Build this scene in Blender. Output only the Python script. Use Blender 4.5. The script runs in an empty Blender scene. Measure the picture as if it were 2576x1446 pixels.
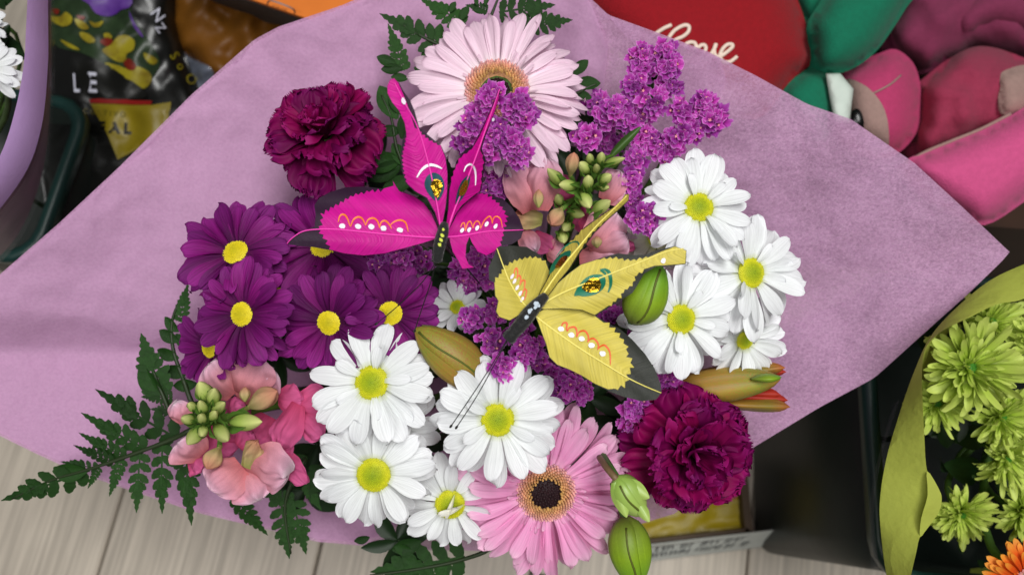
import bpy, bmesh, math, random
from mathutils import Vector, Matrix, noise
from mathutils.geometry import delaunay_2d_cdt
random.seed(7)
S = bpy.context.scene
COL = S.collection
rnd = random.random
def ru(a, b): return a + (b - a) * rnd()

# ------------------------------------------------------------------ camera
TILT = math.radians(15); H = 0.85; FPX = 1860.0; CX, CY = 1288.0, 723.0   # pixel space 2576 x 1446
CP = Vector((0, 0, H))
FW = Vector((0, math.sin(TILT), -math.cos(TILT))); RT = Vector((1, 0, 0)); UP = Vector((0, math.cos(TILT), math.sin(TILT)))
cam = bpy.data.cameras.new('camera'); cam.sensor_width = 36; cam.lens = 36 * FPX / 2576
cam.clip_start = 0.02; cam.clip_end = 100
cam.dof.use_dof = True; cam.dof.focus_distance = 0.425; cam.dof.aperture_fstop = 5.6
co = bpy.data.objects.new('camera', cam); COL.objects.link(co); co.location = CP; co.rotation_euler = (TILT, 0, 0)
S.camera = co
# ------------------------------------------------------------------ light (indoor shop, ceiling lamps)
w = bpy.data.worlds.new('World'); S.world = w; w.use_nodes = True
w.node_tree.nodes['Background'].inputs[0].default_value = (0.92, 0.95, 1.0, 1); w.node_tree.nodes['Background'].inputs[1].default_value = 0.07
def area(name, loc, aim, sx, sy, power, color):
    l = bpy.data.lights.new(name, 'AREA'); l.shape = 'RECTANGLE'; l.size = sx; l.size_y = sy; l.energy = power; l.color = color
    o = bpy.data.objects.new(name, l); COL.objects.link(o); o.location = loc
    o.rotation_euler = (Vector(aim) - Vector(loc)).to_track_quat('-Z', 'Y').to_euler()
area('ceiling_lamp', (0.35, 0.20, 2.1), (0.02, 0.1, 0.4), 1.1, 0.45, 27, (1.0, 0.995, 0.975))
area('ceiling_lamp', (-0.45, -0.55, 2.2), (0.0, 0.1, 0.3), 1.1, 0.4, 13, (1.0, 0.995, 0.98))
S.view_settings.view_transform = 'Standard'; S.view_settings.look = 'None'; S.view_settings.gamma = 1; S.view_settings.exposure = 0.08
S.render.engine = 'CYCLES'; S.render.resolution_x = 1024; S.render.resolution_y = 574

def Q(px, py, d):
    return CP + d * (FW + RT * ((px - CX) / FPX) + UP * ((CY - py) / FPX))
def P(px, py, z):
    r = FW + RT * ((px - CX) / FPX) + UP * ((CY - py) / FPX)
    return CP + r * ((z - H) / r.z)
def lin(c):
    c = c / 255.0
    return c / 12.92 if c <= 0.04045 else ((c + 0.055) / 1.055) ** 2.4
def rgb(r, g, b): return (lin(r), lin(g), lin(b), 1)

# ------------------------------------------------------------------ materials
def mat(name, color, rough=0.55, ramp=None, streak=0.0, sx=16, sy=1.4, trans=0.0, tcol=None, sheen=0.0, rand=0.0, mott=0.0, mscale=30, mcol=None,
        bump=0.0, bscale=200, spec=0.35, alpha=None, metal=0.0, ubump=0.0, coat=0.0, hrand=0.0, sss=0.0, crink=None):
    m = bpy.data.materials.new(name); m.use_nodes = True
    t = m.node_tree; N = t.nodes; L = t.links; pb = N['Principled BSDF']; out = N['Material Output']
    def n(ty, **k):
        x = N.new(ty)
        for a, b in k.items(): setattr(x, a, b)
        return x
    def val(sock, v): sock.default_value = v
    cur = n('ShaderNodeRGB').outputs[0]; cur.node.outputs[0].default_value = color
    uv = n('ShaderNodeUVMap').outputs[0] if (ramp or streak or ubump) else None
    if ramp:
        sp = n('ShaderNodeSeparateXYZ'); L.new(uv, sp.inputs[0])
        cr = n('ShaderNodeValToRGB'); e = cr.color_ramp.elements
        while len(e) < len(ramp): e.new(0.5)
        for i, (p_, c_) in enumerate(ramp): e[i].position = p_; e[i].color = c_
        L.new(sp.outputs[1], cr.inputs[0]); cur = cr.outputs[0]
    st = None
    if streak or ubump:
        mp = n('ShaderNodeMapping'); L.new(uv, mp.inputs[0]); val(mp.inputs['Scale'], (sx, sy, 1))
        oi = n('ShaderNodeObjectInfo'); cx = n('ShaderNodeCombineXYZ'); mu = n('ShaderNodeMath', operation='MULTIPLY'); val(mu.inputs[1], 57.0)
        L.new(oi.outputs['Random'], mu.inputs[0]); L.new(mu.outputs[0], cx.inputs[2]); L.new(cx.outputs[0], mp.inputs['Location'])
        nz = n('ShaderNodeTexNoise'); val(nz.inputs['Scale'], 1.0); val(nz.inputs['Detail'], 3.0); L.new(mp.outputs[0], nz.inputs[0]); st = nz.outputs[0]
    def mulval(cur, fac_socket, lo, hi):
        mr = n('ShaderNodeMapRange'); val(mr.inputs[1], 0.25); val(mr.inputs[2], 0.75); val(mr.inputs[3], lo); val(mr.inputs[4], hi)
        L.new(fac_socket, mr.inputs[0])
        hs = n('ShaderNodeHueSaturation'); L.new(mr.outputs[0], hs.inputs['Value']); L.new(cur, hs.inputs['Color']); return hs.outputs[0]
    if streak: cur = mulval(cur, st, 1 - streak, 1 + streak * 0.6)
    tc = n('ShaderNodeTexCoord')
    if mott:
        nz = n('ShaderNodeTexNoise'); val(nz.inputs['Scale'], mscale); val(nz.inputs['Detail'], 4.0); L.new(tc.outputs['Object'], nz.inputs[0])
        if mcol:
            mx = n('ShaderNodeMix', data_type='RGBA'); mr = n('ShaderNodeMapRange'); val(mr.inputs[1], 0.4); val(mr.inputs[2], 0.65); val(mr.inputs[4], mott)
            L.new(nz.outputs[0], mr.inputs[0]); L.new(mr.outputs[0], mx.inputs[0]); L.new(cur, mx.inputs[6]); val(mx.inputs[7], mcol); cur = mx.outputs[2]
        else: cur = mulval(cur, nz.outputs[0], 1 - mott, 1 + mott * 0.6)
    if rand or hrand:
        oi = n('ShaderNodeObjectInfo'); hs = n('ShaderNodeHueSaturation'); L.new(cur, hs.inputs['Color'])
        if rand:
            mr = n('ShaderNodeMapRange'); val(mr.inputs[3], 1 - rand); val(mr.inputs[4], 1 + rand * 0.5); L.new(oi.outputs['Random'], mr.inputs[0]); L.new(mr.outputs[0], hs.inputs['Value'])
        if hrand:
            mr = n('ShaderNodeMapRange'); val(mr.inputs[3], 0.5 - hrand); val(mr.inputs[4], 0.5 + hrand); L.new(oi.outputs['Random'], mr.inputs[0]); L.new(mr.outputs[0], hs.inputs['Hue'])
        cur = hs.outputs[0]
    L.new(cur, pb.inputs['Base Color'])
    val(pb.inputs['Roughness'], rough); val(pb.inputs['Specular IOR Level'], spec); val(pb.inputs['Metallic'], metal)
    val(pb.inputs['Sheen Weight'], sheen); val(pb.inputs['Coat Weight'], coat)
    if sss: val(pb.inputs['Subsurface Weight'], sss); val(pb.inputs['Subsurface Radius'], (0.004, 0.003, 0.003)); val(pb.inputs['Subsurface Scale'], 1.0)
    nrm = None
    if ubump:
        b = n('ShaderNodeBump'); val(b.inputs['Strength'], ubump); val(b.inputs['Distance'], 0.001); L.new(st, b.inputs['Height']); nrm = b.outputs[0]
    if bump:
        nz = n('ShaderNodeTexNoise'); val(nz.inputs['Scale'], bscale); val(nz.inputs['Detail'], 3.0); L.new(tc.outputs['Object'], nz.inputs[0])
        b = n('ShaderNodeBump'); val(b.inputs['Strength'], bump); val(b.inputs['Distance'], 0.002); L.new(nz.outputs[0], b.inputs['Height'])
        if nrm: L.new(nrm, b.inputs['Normal'])
        nrm = b.outputs[0]
    if crink:                                           # sharp folds of crumpled sheet
        nd = n('ShaderNodeTexNoise'); val(nd.inputs['Scale'], crink[0] * .7); L.new(tc.outputs['Object'], nd.inputs[0])
        mv = n('ShaderNodeMix', data_type='VECTOR'); val(mv.inputs[0], 0.12); L.new(tc.outputs['Object'], mv.inputs[4]); L.new(nd.outputs['Color'], mv.inputs[5])
        for sc_, st_ in ((crink[0], crink[1]), (crink[0] * 2.7, crink[1] * .5)):
            vo = n('ShaderNodeTexVoronoi', feature='F1'); val(vo.inputs['Scale'], sc_); L.new(mv.outputs[1], vo.inputs['Vector'])
            b = n('ShaderNodeBump'); val(b.inputs['Strength'], st_); val(b.inputs['Distance'], crink[2]); L.new(vo.outputs['Distance'], b.inputs['Height'])
            if nrm: L.new(nrm, b.inputs['Normal'])
            nrm = b.outputs[0]
    if nrm: L.new(nrm, pb.inputs['Normal'])
    sh = pb.outputs[0]
    if trans:
        tb = n('ShaderNodeBsdfTranslucent'); L.new(cur, tb.inputs[0])
        mx = n('ShaderNodeMixShader'); val(mx.inputs[0], trans); L.new(sh, mx.inputs[1]); L.new(tb.outputs[0], mx.inputs[2]); sh = mx.outputs[0]
    if alpha is not None:
        tp = n('ShaderNodeBsdfTransparent'); mx = n('ShaderNodeMixShader'); L.new(tp.outputs[0], mx.inputs[1]); L.new(sh, mx.inputs[2]); sh = mx.outputs[0]
        if isinstance(alpha, tuple):      # fibrous sheet: (lo, hi) opacity from stretched fibre noise
            mp = n('ShaderNodeMapping'); L.new(tc.outputs['Object'], mp.inputs[0]); val(mp.inputs['Scale'], (520, 900, 520)); val(mp.inputs['Rotation'], (0, 0, 0.6))
            n1 = n('ShaderNodeTexNoise'); val(n1.inputs['Scale'], 1.0); val(n1.inputs['Detail'], 5); val(n1.inputs['Distortion'], 1.5); L.new(mp.outputs[0], n1.inputs[0])
            n2 = n('ShaderNodeTexNoise'); val(n2.inputs['Scale'], 28); val(n2.inputs['Detail'], 3); L.new(tc.outputs['Object'], n2.inputs[0])
            ad = n('ShaderNodeMath', operation='ADD'); mh = n('ShaderNodeMapRange'); val(mh.inputs[3], .3); val(mh.inputs[4], .7); L.new(n2.outputs[0], mh.inputs[0]); L.new(n1.outputs[0], ad.inputs[0]); L.new(mh.outputs[0], ad.inputs[1])
            mr = n('ShaderNodeMapRange'); val(mr.inputs[1], 0.7); val(mr.inputs[2], 1.15); val(mr.inputs[3], alpha[0]); val(mr.inputs[4], alpha[1]); L.new(ad.outputs[0], mr.inputs[0])
            L.new(mr.outputs[0], mx.inputs[0])
        else: val(mx.inputs[0], alpha)
    L.new(sh, out.inputs[0])
    return m

M = {}
M['white'] = mat('white_petal', rgb(242, 244, 245), 0.55, ramp=[(0, rgb(204, 212, 140)), (0.2, rgb(240, 243, 242)), (1, rgb(244, 245, 248))], streak=0.16, spec=0.2, trans=0.22, ubump=0.35, rand=0.05)
M['cream'] = mat('cream_petal', rgb(225, 222, 195), 0.5, ramp=[(0, rgb(190, 200, 110)), (0.35, rgb(228, 226, 205)), (1, rgb(240, 238, 230))], streak=0.1, trans=0.22, ubump=0.3, rand=0.08)
M['purple'] = mat('purple_petal', rgb(122, 16, 108), 0.55, ramp=[(0, rgb(82, 4, 72)), (0.5, rgb(122, 14, 108)), (1, rgb(146, 40, 136))], streak=0.4, trans=0.2, ubump=0.6, rand=0.4, hrand=.01, spec=0.2)
M['pale'] = mat('pale_pink_petal', rgb(240, 222, 234), 0.5, ramp=[(0, rgb(248, 236, 238)), (0.3, rgb(247, 220, 234)), (1, rgb(240, 206, 226))], streak=0.15, sx=9, trans=0.22, ubump=0.5, rand=0.06)
M['pink'] = mat('pink_gerbera_petal', rgb(238, 160, 205), 0.5, ramp=[(0, rgb(246, 190, 220)), (0.3, rgb(240, 158, 206)), (0.8, rgb(242, 172, 212)), (1, rgb(248, 200, 226))], streak=0.13, sx=9, trans=0.22, ubump=0.5, rand=0.08)
M['orange'] = mat('orange_gerbera_petal', rgb(240, 110, 30), 0.5, ramp=[(0, rgb(205, 50, 10)), (0.6, rgb(238, 95, 22)), (1, rgb(246, 170, 60))], streak=0.15, trans=0.2, ubump=0.4, rand=0.1)
M['carn'] = mat('carnation_petal', rgb(120, 2, 74), 0.6, ramp=[(0, rgb(88, 2, 46)), (0.6, rgb(120, 2, 72)), (0.9, rgb(134, 4, 86)), (1, rgb(148, 20, 108))], streak=0.2, trans=0.25, ubump=0.25, rand=0.38, hrand=0.015, spec=0.15)
M['statice'] = mat('statice_paper', rgb(196, 62, 182), 0.65, ramp=[(0, rgb(150, 24, 128)), (0.5, rgb(200, 62, 188)), (0.85, rgb(214, 96, 208)), (1, rgb(232, 162, 232))], streak=0.35, sx=40, trans=0.4, rand=0.42, hrand=0.02, spec=0.2)
M['corolla'] = mat('statice_corolla', rgb(226, 150, 150), 0.6)
M['snap'] = mat('snapdragon_petal', rgb(226, 140, 158), 0.65, ramp=[(0, rgb(206, 112, 116)), (0.35, rgb(226, 146, 156)), (0.75, rgb(230, 164, 184)), (0.93, rgb(236, 188, 210)), (1, rgb(242, 218, 230))], spec=.15, bump=.25, bscale=250, streak=0.18, sx=9, trans=0.25, rand=0.12, sss=0.0, mott=0.12, mscale=60)
M['hot'] = mat('hot_pink_petal', rgb(220, 92, 146), 0.65, ramp=[(0, rgb(196, 66, 108)), (1, rgb(226, 108, 164))], spec=.15, bump=.25, bscale=250, streak=0.18, sx=9, trans=0.25, rand=0.12)
M['peach'] = mat('peach_bud', rgb(208, 170, 130), 0.6, ramp=[(0, rgb(176, 178, 96)), (0.5, rgb(210, 182, 130)), (1, rgb(206, 136, 112))], streak=0.25, bump=.4, bscale=300, spec=.2, sx=6, rand=0.12, trans=0.1)
M['budgreen'] = mat('green_bud', rgb(150, 185, 70), 0.55, bump=.35, bscale=500, ramp=[(0, rgb(112, 142, 56)), (0.5, rgb(160, 182, 84)), (1, rgb(208, 210, 134))], streak=0.15, sx=6, rand=0.2, trans=0.08, spec=0.25)
M['sepal'] = mat('sepal_green', rgb(92, 130, 50), 0.6, spec=.15, bump=.3, bscale=500, streak=0.2, sx=6, rand=0.2, trans=0.1)
M['lily'] = mat('lily_bud_green', rgb(128, 158, 34), 0.5, ramp=[(0, rgb(110, 126, 44)), (0.5, rgb(128, 158, 30)), (1, rgb(96, 150, 36))], streak=0.16, sx=12, sy=0.8, spec=0.35, mott=0.2, mscale=60)
M['lilybrown'] = mat('lily_bud_bronze', rgb(140, 128, 46), 0.5, ramp=[(0, rgb(132, 126, 46)), (0.55, rgb(140, 132, 46)), (1, rgb(126, 140, 48))], streak=0.35, sx=12, sy=0.7, spec=0.35, mott=0.8, mscale=45, mcol=rgb(150, 92, 48))
M['lilymix'] = mat('lily_bud_olive', rgb(140, 134, 44), 0.5, ramp=[(0, rgb(150, 112, 46)), (0.5, rgb(150, 132, 46)), (0.8, rgb(120, 140, 48)), (1, rgb(160, 120, 52))], streak=0.35, sx=14, sy=0.7, spec=0.35, mott=0.6, mscale=45, mcol=rgb(168, 106, 52))
M['lilyopen'] = mat('lily_tepal_bronze', rgb(170, 130, 56), 0.45, ramp=[(0, rgb(104, 84, 34)), (0.45, rgb(166, 112, 44)), (0.8, rgb(140, 122, 44)), (1, rgb(180, 86, 44))], streak=0.6, sx=9, sy=0.6, spec=0.35, mott=0.5, mscale=50, mcol=rgb(150, 120, 44), rand=.15)
M['seam'] = mat('seam_olive', rgb(84, 92, 26), 0.6)
M['lilyred'] = mat('lily_inner_red', rgb(158, 40, 24), 0.5, streak=0.2, sx=8)
M['budpale'] = mat('pale_green_bud', rgb(150, 176, 80), 0.4, ramp=[(0, rgb(134, 166, 70)), (1, rgb(166, 188, 96))], streak=0.14, sx=10, sy=0.8, spec=0.5)
M['fern'] = mat('fern_green', rgb(32, 66, 20), 0.5, streak=0.35, sx=20, sy=20, rand=0.35, spec=0.22, bump=0.3, bscale=500)
M['rachis'] = mat('fern_rachis', rgb(38, 52, 26), 0.5)
M['leaf'] = mat('leaf_green', rgb(26, 52, 20), 0.5, streak=0.3, sx=8, sy=2, rand=0.3, spec=0.4, trans=0.08)
M['stem'] = mat('stem_green', rgb(66, 96, 40), 0.5, mott=0.3, mscale=90, rand=0.2)
M['brownstem'] = mat('stem_brown', rgb(120, 96, 66), 0.5, mott=0.3, mscale=90)
M['disc'] = mat('daisy_disc', rgb(190, 190, 40), 0.6, ramp=[(0, rgb(138, 160, 22)), (0.5, rgb(170, 180, 20)), (0.8, rgb(206, 204, 30)), (1, rgb(190, 190, 40))], streak=0.25, sx=60, sy=60)
M['discy'] = mat('mum_disc_yellow', rgb(214, 196, 30), 0.6, ramp=[(0, rgb(188, 176, 18)), (0.6, rgb(214, 196, 22)), (1, rgb(226, 208, 44))], streak=0.25, sx=60, sy=60)
M['gdark'] = mat('gerbera_eye', rgb(38, 14, 20), 0.6, streak=0.5, sx=60, sy=60)
M['gtan'] = mat('gerbera_ring', rgb(206, 150, 104), 0.6, ramp=[(0, rgb(206, 160, 92)), (0.5, rgb(222, 162, 124)), (1, rgb(236, 176, 180))], streak=0.5, sx=70, sy=70)
M['spider'] = mat('green_mum_petal', rgb(168, 192, 70), 0.5, ramp=[(0, rgb(100, 156, 36)), (0.3, rgb(172, 200, 62)), (1, rgb(206, 220, 112))], streak=0.1, sx=4, trans=0.2, rand=0.15)
M['spiderc'] = mat('green_mum_eye', rgb(60, 122, 26), 0.6, streak=0.3, sx=40, sy=40)
WRAPC = rgb(216, 170, 207)
M['wrap'] = mat('lilac_nonwoven', WRAPC, 0.85, trans=0.3, mott=0.3, mscale=520, mcol=rgb(166, 110, 158), bump=0.15, bscale=420, spec=0.18, crink=(11, .42, .008), alpha=(0.5, 1.0))
M['wrap2'] = mat('lilac_nonwoven_layer', WRAPC, 0.85, trans=0.3, mott=0.25, mscale=520, mcol=rgb(160, 106, 152), bump=0.12, bscale=420, spec=0.18, crink=(11, .42, .008), alpha=(0.4, 0.95))
M['wrap3'] = mat('lilac_nonwoven_double', WRAPC, 0.85, trans=0.3, mott=0.16, mscale=520, mcol=rgb(160, 106, 152), bump=0.12, bscale=420, spec=0.18, crink=(11, .42, .008), alpha=(0.9, 1.0))
M['wraplilac'] = mat('lilac_paper', rgb(208, 168, 226), 0.7, trans=0.2, mott=0.06, mscale=30, bump=0.1, bscale=300, spec=0.25)
M['wrapshade'] = mat('shaded_lilac_wall', rgb(120, 78, 104), 0.4, trans=0.15, mott=0.4, mscale=25, bump=0.3, bscale=60, spec=0.5)  # lilac sleeve below its fold, with the shade there put into the colour
M['wrapgreen'] = mat('lime_nonwoven', rgb(176, 184, 78), 0.75, trans=0.25, mott=0.1, mscale=40, bump=0.25, bscale=260, spec=0.3, crink=(16, .35, .008))
M['bucket'] = mat('dark_green_plastic', rgb(18, 28, 23), 0.45, mott=0.35, mscale=25, bump=0.12, bscale=60, spec=0.5)
M['rim'] = mat('teal_plastic_rim', rgb(16, 48, 44), 0.4, mott=0.15, mscale=40, spec=0.5)
M['water'] = mat('dark_water', rgb(12, 16, 12), 0.15)
M['bpink'] = mat('feather_magenta', rgb(214, 6, 150), 0.5, streak=0.2, sx=2.5, sy=75, trans=0.2, ubump=0.6, mott=0.22, mscale=30)
M['byel'] = mat('feather_yellow', rgb(226, 208, 92), 0.5, streak=0.2, sx=2.5, sy=75, trans=0.2, ubump=0.6, mott=0.2, mscale=30)
M['bblack'] = mat('feather_black_pink', rgb(40, 12, 40), 0.55, streak=0.3, sx=3, sy=200, ubump=0.3)
M['bblack2'] = mat('feather_black', rgb(44, 46, 40), 0.55, streak=0.3, sx=3, sy=200, ubump=0.3)
M['quillp'] = mat('quill_pink', rgb(240, 70, 180), 0.4); M['quilly'] = mat('quill_yellow', rgb(240, 226, 120), 0.4)
M['body'] = mat('body_black', rgb(22, 22, 22), 0.7, bump=0.6, bscale=500, sheen=0.2)
M['wpaint'] = mat('paint_white', rgb(240, 232, 244), 0.5, mott=0.08, mscale=200)
M['opaint'] = mat('paint_orange', rgb(236, 120, 26), 0.45); M['rpaint'] = mat('paint_red_orange', rgb(222, 84, 28), 0.45)
M['gpaint'] = mat('paint_green', rgb(10, 112, 84), 0.45, mott=0.15, mscale=120); M['tpaint'] = mat('paint_teal', rgb(14, 72, 84), 0.4, mott=0.4, mscale=120)
M['ypaint'] = mat('paint_lime', rgb(196, 206, 60), 0.5); M['gypaint'] = mat('paint_grey', rgb(180, 192, 204), 0.5)
M['gold'] = mat('gold_foil', rgb(206, 160, 44), 0.26, metal=1.0, bump=1.0, bscale=260)
M['wire'] = mat('wire_dark', rgb(46, 44, 44), 0.4, metal=0.4)
M['bag'] = mat('bag_black_print', rgb(16, 16, 14), 0.3, mott=0.3, mscale=40, bump=0.3, bscale=30, spec=0.5)
M['baggreen'] = mat('bag_dark_green_print', rgb(38, 54, 32), 0.35, mott=0.6, mscale=60, bump=0.2, bscale=30)
M['orchid'] = mat('print_orchid_yellow', rgb(150, 138, 28), 0.45, mott=0.7, mscale=70, mcol=rgb(96, 74, 14))
M['orchidred'] = mat('print_orchid_red', rgb(112, 30, 14), 0.4, mott=0.5, mscale=200)
M['violet'] = mat('print_violet', rgb(76, 36, 122), 0.45, mott=0.6, mscale=45, mcol=rgb(120, 84, 160))
M['pyellow'] = mat('print_yellow', rgb(132, 116, 22), 0.4, mott=0.2, mscale=30)
M['pred'] = mat('print_red', rgb(130, 20, 16), 0.4); M['pwhite'] = mat('print_white', rgb(210, 210, 224), 0.4); M['pblack'] = mat('print_black', rgb(14, 14, 10), 0.4)
M['polive'] = mat('print_olive', rgb(96, 88, 20), 0.4)
M['goldbag'] = mat('amber_plastic', rgb(118, 74, 18), 0.5, mott=0.6, mscale=9, mcol=rgb(84, 48, 8), bump=0.5, bscale=8, spec=0.3)
M['clear'] = mat('clear_film', rgb(210, 220, 235), 0.12, alpha=0.22, spec=0.6, bump=0.4, bscale=40)
M['greyfilm'] = mat('grey_plastic', rgb(110, 116, 130), 0.25, mott=0.5, mscale=30, bump=0.6, bscale=40, spec=0.6)
M['boxdark'] = mat('box_charcoal', rgb(66, 64, 64), 0.6, mott=0.1, mscale=60); M['boxorange'] = mat('box_orange', rgb(222, 122, 46), 0.6, mott=0.08, mscale=40)
M['boxlabel'] = mat('box_label_grey', rgb(120, 114, 114), 0.6); M['boxbrown'] = mat('box_brown', rgb(52, 30, 16), 0.7, mott=0.3, mscale=20)
M['red'] = mat('red_plush', rgb(140, 3, 18), 0.9, sheen=0.06, mott=0.1, mscale=260, bump=0.45, bscale=900)
M['green'] = mat('green_plush', rgb(0, 104, 76), 0.9, sheen=0.06, mott=0.1, mscale=260, bump=0.45, bscale=900)
M['pplush'] = mat('pink_plush', rgb(176, 54, 100), 0.9, sheen=0.06, mott=0.1, mscale=260, bump=0.45, bscale=900)
M['pplush2'] = mat('rose_plush', rgb(146, 46, 74), 0.9, sheen=0.06, mott=0.1, mscale=260, bump=0.45, bscale=900)
M['dplush'] = mat('plum_plush', rgb(122, 44, 76), 0.9, sheen=0.06, mott=0.1, mscale=260, bump=0.45, bscale=900)
M['beige'] = mat('beige_plush', rgb(152, 124, 116), 0.9, sheen=0.06, mott=0.1, mscale=260, bump=0.45, bscale=900)
M['tagwhite'] = mat('white_felt', rgb(196, 208, 198), 0.9, mott=0.1, mscale=60, bump=0.2, bscale=300)
M['pplush3'] = mat('bright_pink_plush', rgb(200, 78, 130), 0.9, sheen=0.08, mott=0.1, mscale=260, bump=0.45, bscale=900)
M['nose'] = mat('black_plastic', rgb(10, 10, 10), 0.25)
M['thread'] = mat('embroidery_cream', rgb(226, 206, 190), 0.7, mott=0.1, mscale=300)
M['card'] = mat('white_card', rgb(206, 210, 204), 0.7, mott=0.04, mscale=60); M['ink'] = mat('pencil_ink', rgb(110, 114, 114), 0.7)
M['tray'] = mat('tray_brown', rgb(70, 52, 34), 0.6, mott=0.3, mscale=30); M['yellowwrap'] = mat('yellow_foil_paper', rgb(156, 136, 20), 0.4, mott=0.3, mscale=30, bump=0.6, bscale=60)
def plank_mat():
    m = mat('laminate_oak', rgb(180, 172, 160), 0.5, streak=0.34, sx=60, sy=2.6, ramp=[(0, rgb(202, 191, 175)), (1, rgb(202, 191, 175))], rand=0.1, ubump=0.3, mott=0.4, mscale=8, mcol=rgb(168, 158, 146), spec=0.35)
    return m
M['plank'] = plank_mat(); M['joint'] = mat('floor_joint', rgb(60, 56, 50), 0.8)

# ------------------------------------------------------------------ mesh helpers
def mesh(name, V, F, uv=None, smooth=True, mats=None, fm=None):
    me = bpy.data.meshes.new(name); me.from_pydata([tuple(v) for v in V], [], F); 
    if uv:
        ul = me.uv_layers.new(name='UVMap'); d = ul.data
        for l in me.loops: d[l.index].uv = uv[l.vertex_index]
    if smooth:
        me.polygons.foreach_set('use_smooth', [True] * len(me.polygons))
    for mm in (mats or []): me.materials.append(mm)
    if fm: me.polygons.foreach_set('material_index', fm)
    me.update(); return me
def obj(name, me, m=None, parent=None, mw=None):
    o = bpy.data.objects.new(name, me); COL.objects.link(o)
    if m and not me.materials: me.materials.append(m)
    if parent: o.parent = parent
    if mw is not None: o.matrix_basis = mw
    return o
def thing(name, label, cat, loc=(0, 0, 0), group=None, mw=None):
    o = bpy.data.objects.new(name, None); COL.objects.link(o); o.empty_display_size = 0.01
    if mw is not None: o.matrix_basis = mw
    else: o.location = loc
    return tag(o, label, cat, group)
def tag(o, label, cat, group=None, kind=None):
    if label: o['label'] = label
    if cat: o['category'] = cat
    if group: o['group'] = group
    if kind: o['kind'] = kind
    return o
def wpart(name, V, F, m, root, **k):          # V in world coordinates -> part of root
    inv = root.matrix_basis.inverted()
    return obj(name, mesh(name, [inv @ Vector(v) for v in V], F, **k), m, root)
def frame(nrm, hint=None):
    z = nrm.normalized(); h = hint or UP
    x = RT - z * RT.dot(z); x.normalize(); y = z.cross(x)
    return Matrix((x, y, z)).transposed()
def M4(m3, loc): 
    m = m3.to_4x4(); m.translation = loc; return m
def sub(o, p):                                # make o a sub-part of part p (same root)
    o.parent = p; o.matrix_parent_inverse = p.matrix_basis.inverted(); return o
def facing(tx, ty): return (-FW + RT * tx + UP * ty).normalized()
def tube(pts, r, n=6, cap=True):
    V = []; F = []; UVs = []; N = len(pts); pts = [Vector(p) for p in pts]
    a = None
    for i, p in enumerate(pts):
        t = (pts[min(i + 1, N - 1)] - pts[max(i - 1, 0)]).normalized()
        if a is None: a = t.orthogonal().normalized()
        a = (a - t * a.dot(t)).normalized(); b = t.cross(a)
        rr = r[i] if isinstance(r, (list, tuple)) else r
        for k in range(n):
            an = 2 * math.pi * k / n; V.append(p + (a * math.cos(an) + b * math.sin(an)) * rr); UVs.append((k / n, i / (N - 1)))
        if i:
            for k in range(n):
                F.append(((i - 1) * n + k, (i - 1) * n + (k + 1) % n, i * n + (k + 1) % n, i * n + k))
    if cap: F.append(tuple(range(n))[::-1]); F.append(tuple(range((N - 1) * n, N * n)))
    return V, F, UVs
def bez(a, b, c, d, n=10):
    out = []
    for i in range(n + 1):
        t = i / n; s = 1 - t
        out.append(a * s**3 + b * 3 * s * s * t + c * 3 * s * t * t + d * t**3)
    return out
def smoothpts(pts, per=6):                    # catmull-rom through points
    out = []; n = len(pts)
    pts = [Vector(p) for p in pts]
    for i in range(n - 1):
        p0 = pts[max(i - 1, 0)]; p1 = pts[i]; p2 = pts[i + 1]; p3 = pts[min(i + 2, n - 1)]
        for k in range(per):
            t = k / per
            out.append(0.5 * ((2 * p1) + (p2 - p0) * t + (2 * p0 - 5 * p1 + 4 * p2 - p3) * t * t + (3 * p1 - p0 - 3 * p2 + p3) * t**3))
    out.append(pts[-1]); return out
def smoothloop(pts, per=5):
    pts = [Vector(p) for p in pts]; n = len(pts); out = []
    for i in range(n):
        p0 = pts[i - 1]; p1 = pts[i]; p2 = pts[(i + 1) % n]; p3 = pts[(i + 2) % n]
        for k in range(per):
            t = k / per
            out.append(0.5 * ((2 * p1) + (p2 - p0) * t + (2 * p0 - 5 * p1 + 4 * p2 - p3) * t * t + (3 * p1 - p0 - 3 * p2 + p3) * t**3))
    return out
def inside(p, poly):
    x, y = p; c = False; n = len(poly); j = n - 1
    for i in range(n):
        xi, yi = poly[i]; xj, yj = poly[j]
        if (yi > y) != (yj > y) and x < (xj - xi) * (y - yi) / (yj - yi) + xi: c = not c
        j = i
    return c
def edist(p, poly):
    x, y = p; best = 1e9; n = len(poly)
    for i in range(n):
        ax, ay = poly[i - 1]; bx, by = poly[i]; dx, dy = bx - ax, by - ay; l2 = dx * dx + dy * dy or 1e-9
        t = max(0, min(1, ((x - ax) * dx + (y - ay) * dy) / l2)); q = (ax + t * dx - x) ** 2 + (ay + t * dy - y) ** 2
        if q < best: best = q
    return math.sqrt(best)
def fill2d(poly, step):                       # polygon (pixels) -> verts2d, tris
    poly = [(float(a), float(b)) for a, b in poly]
    pts = [Vector(p) for p in poly]; n = len(pts)
    xs = [p[0] for p in poly]; ys = [p[1] for p in poly]
    y = min(ys) + step * 0.5; row = 0
    while y < max(ys):
        x = min(xs) + step * (0.5 if row % 2 else 0.0)
        while x < max(xs):
            if inside((x, y), poly) and edist((x, y), poly) > step * 0.45: pts.append(Vector((x, y)))
            x += step
        y += step * 0.87; row += 1
    r = delaunay_2d_cdt(pts, [(i, (i + 1) % n) for i in range(n)], [], 1, 1e-6)
    return [tuple(v) for v in r[0]], [tuple(f) for f in r[2]]
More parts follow.
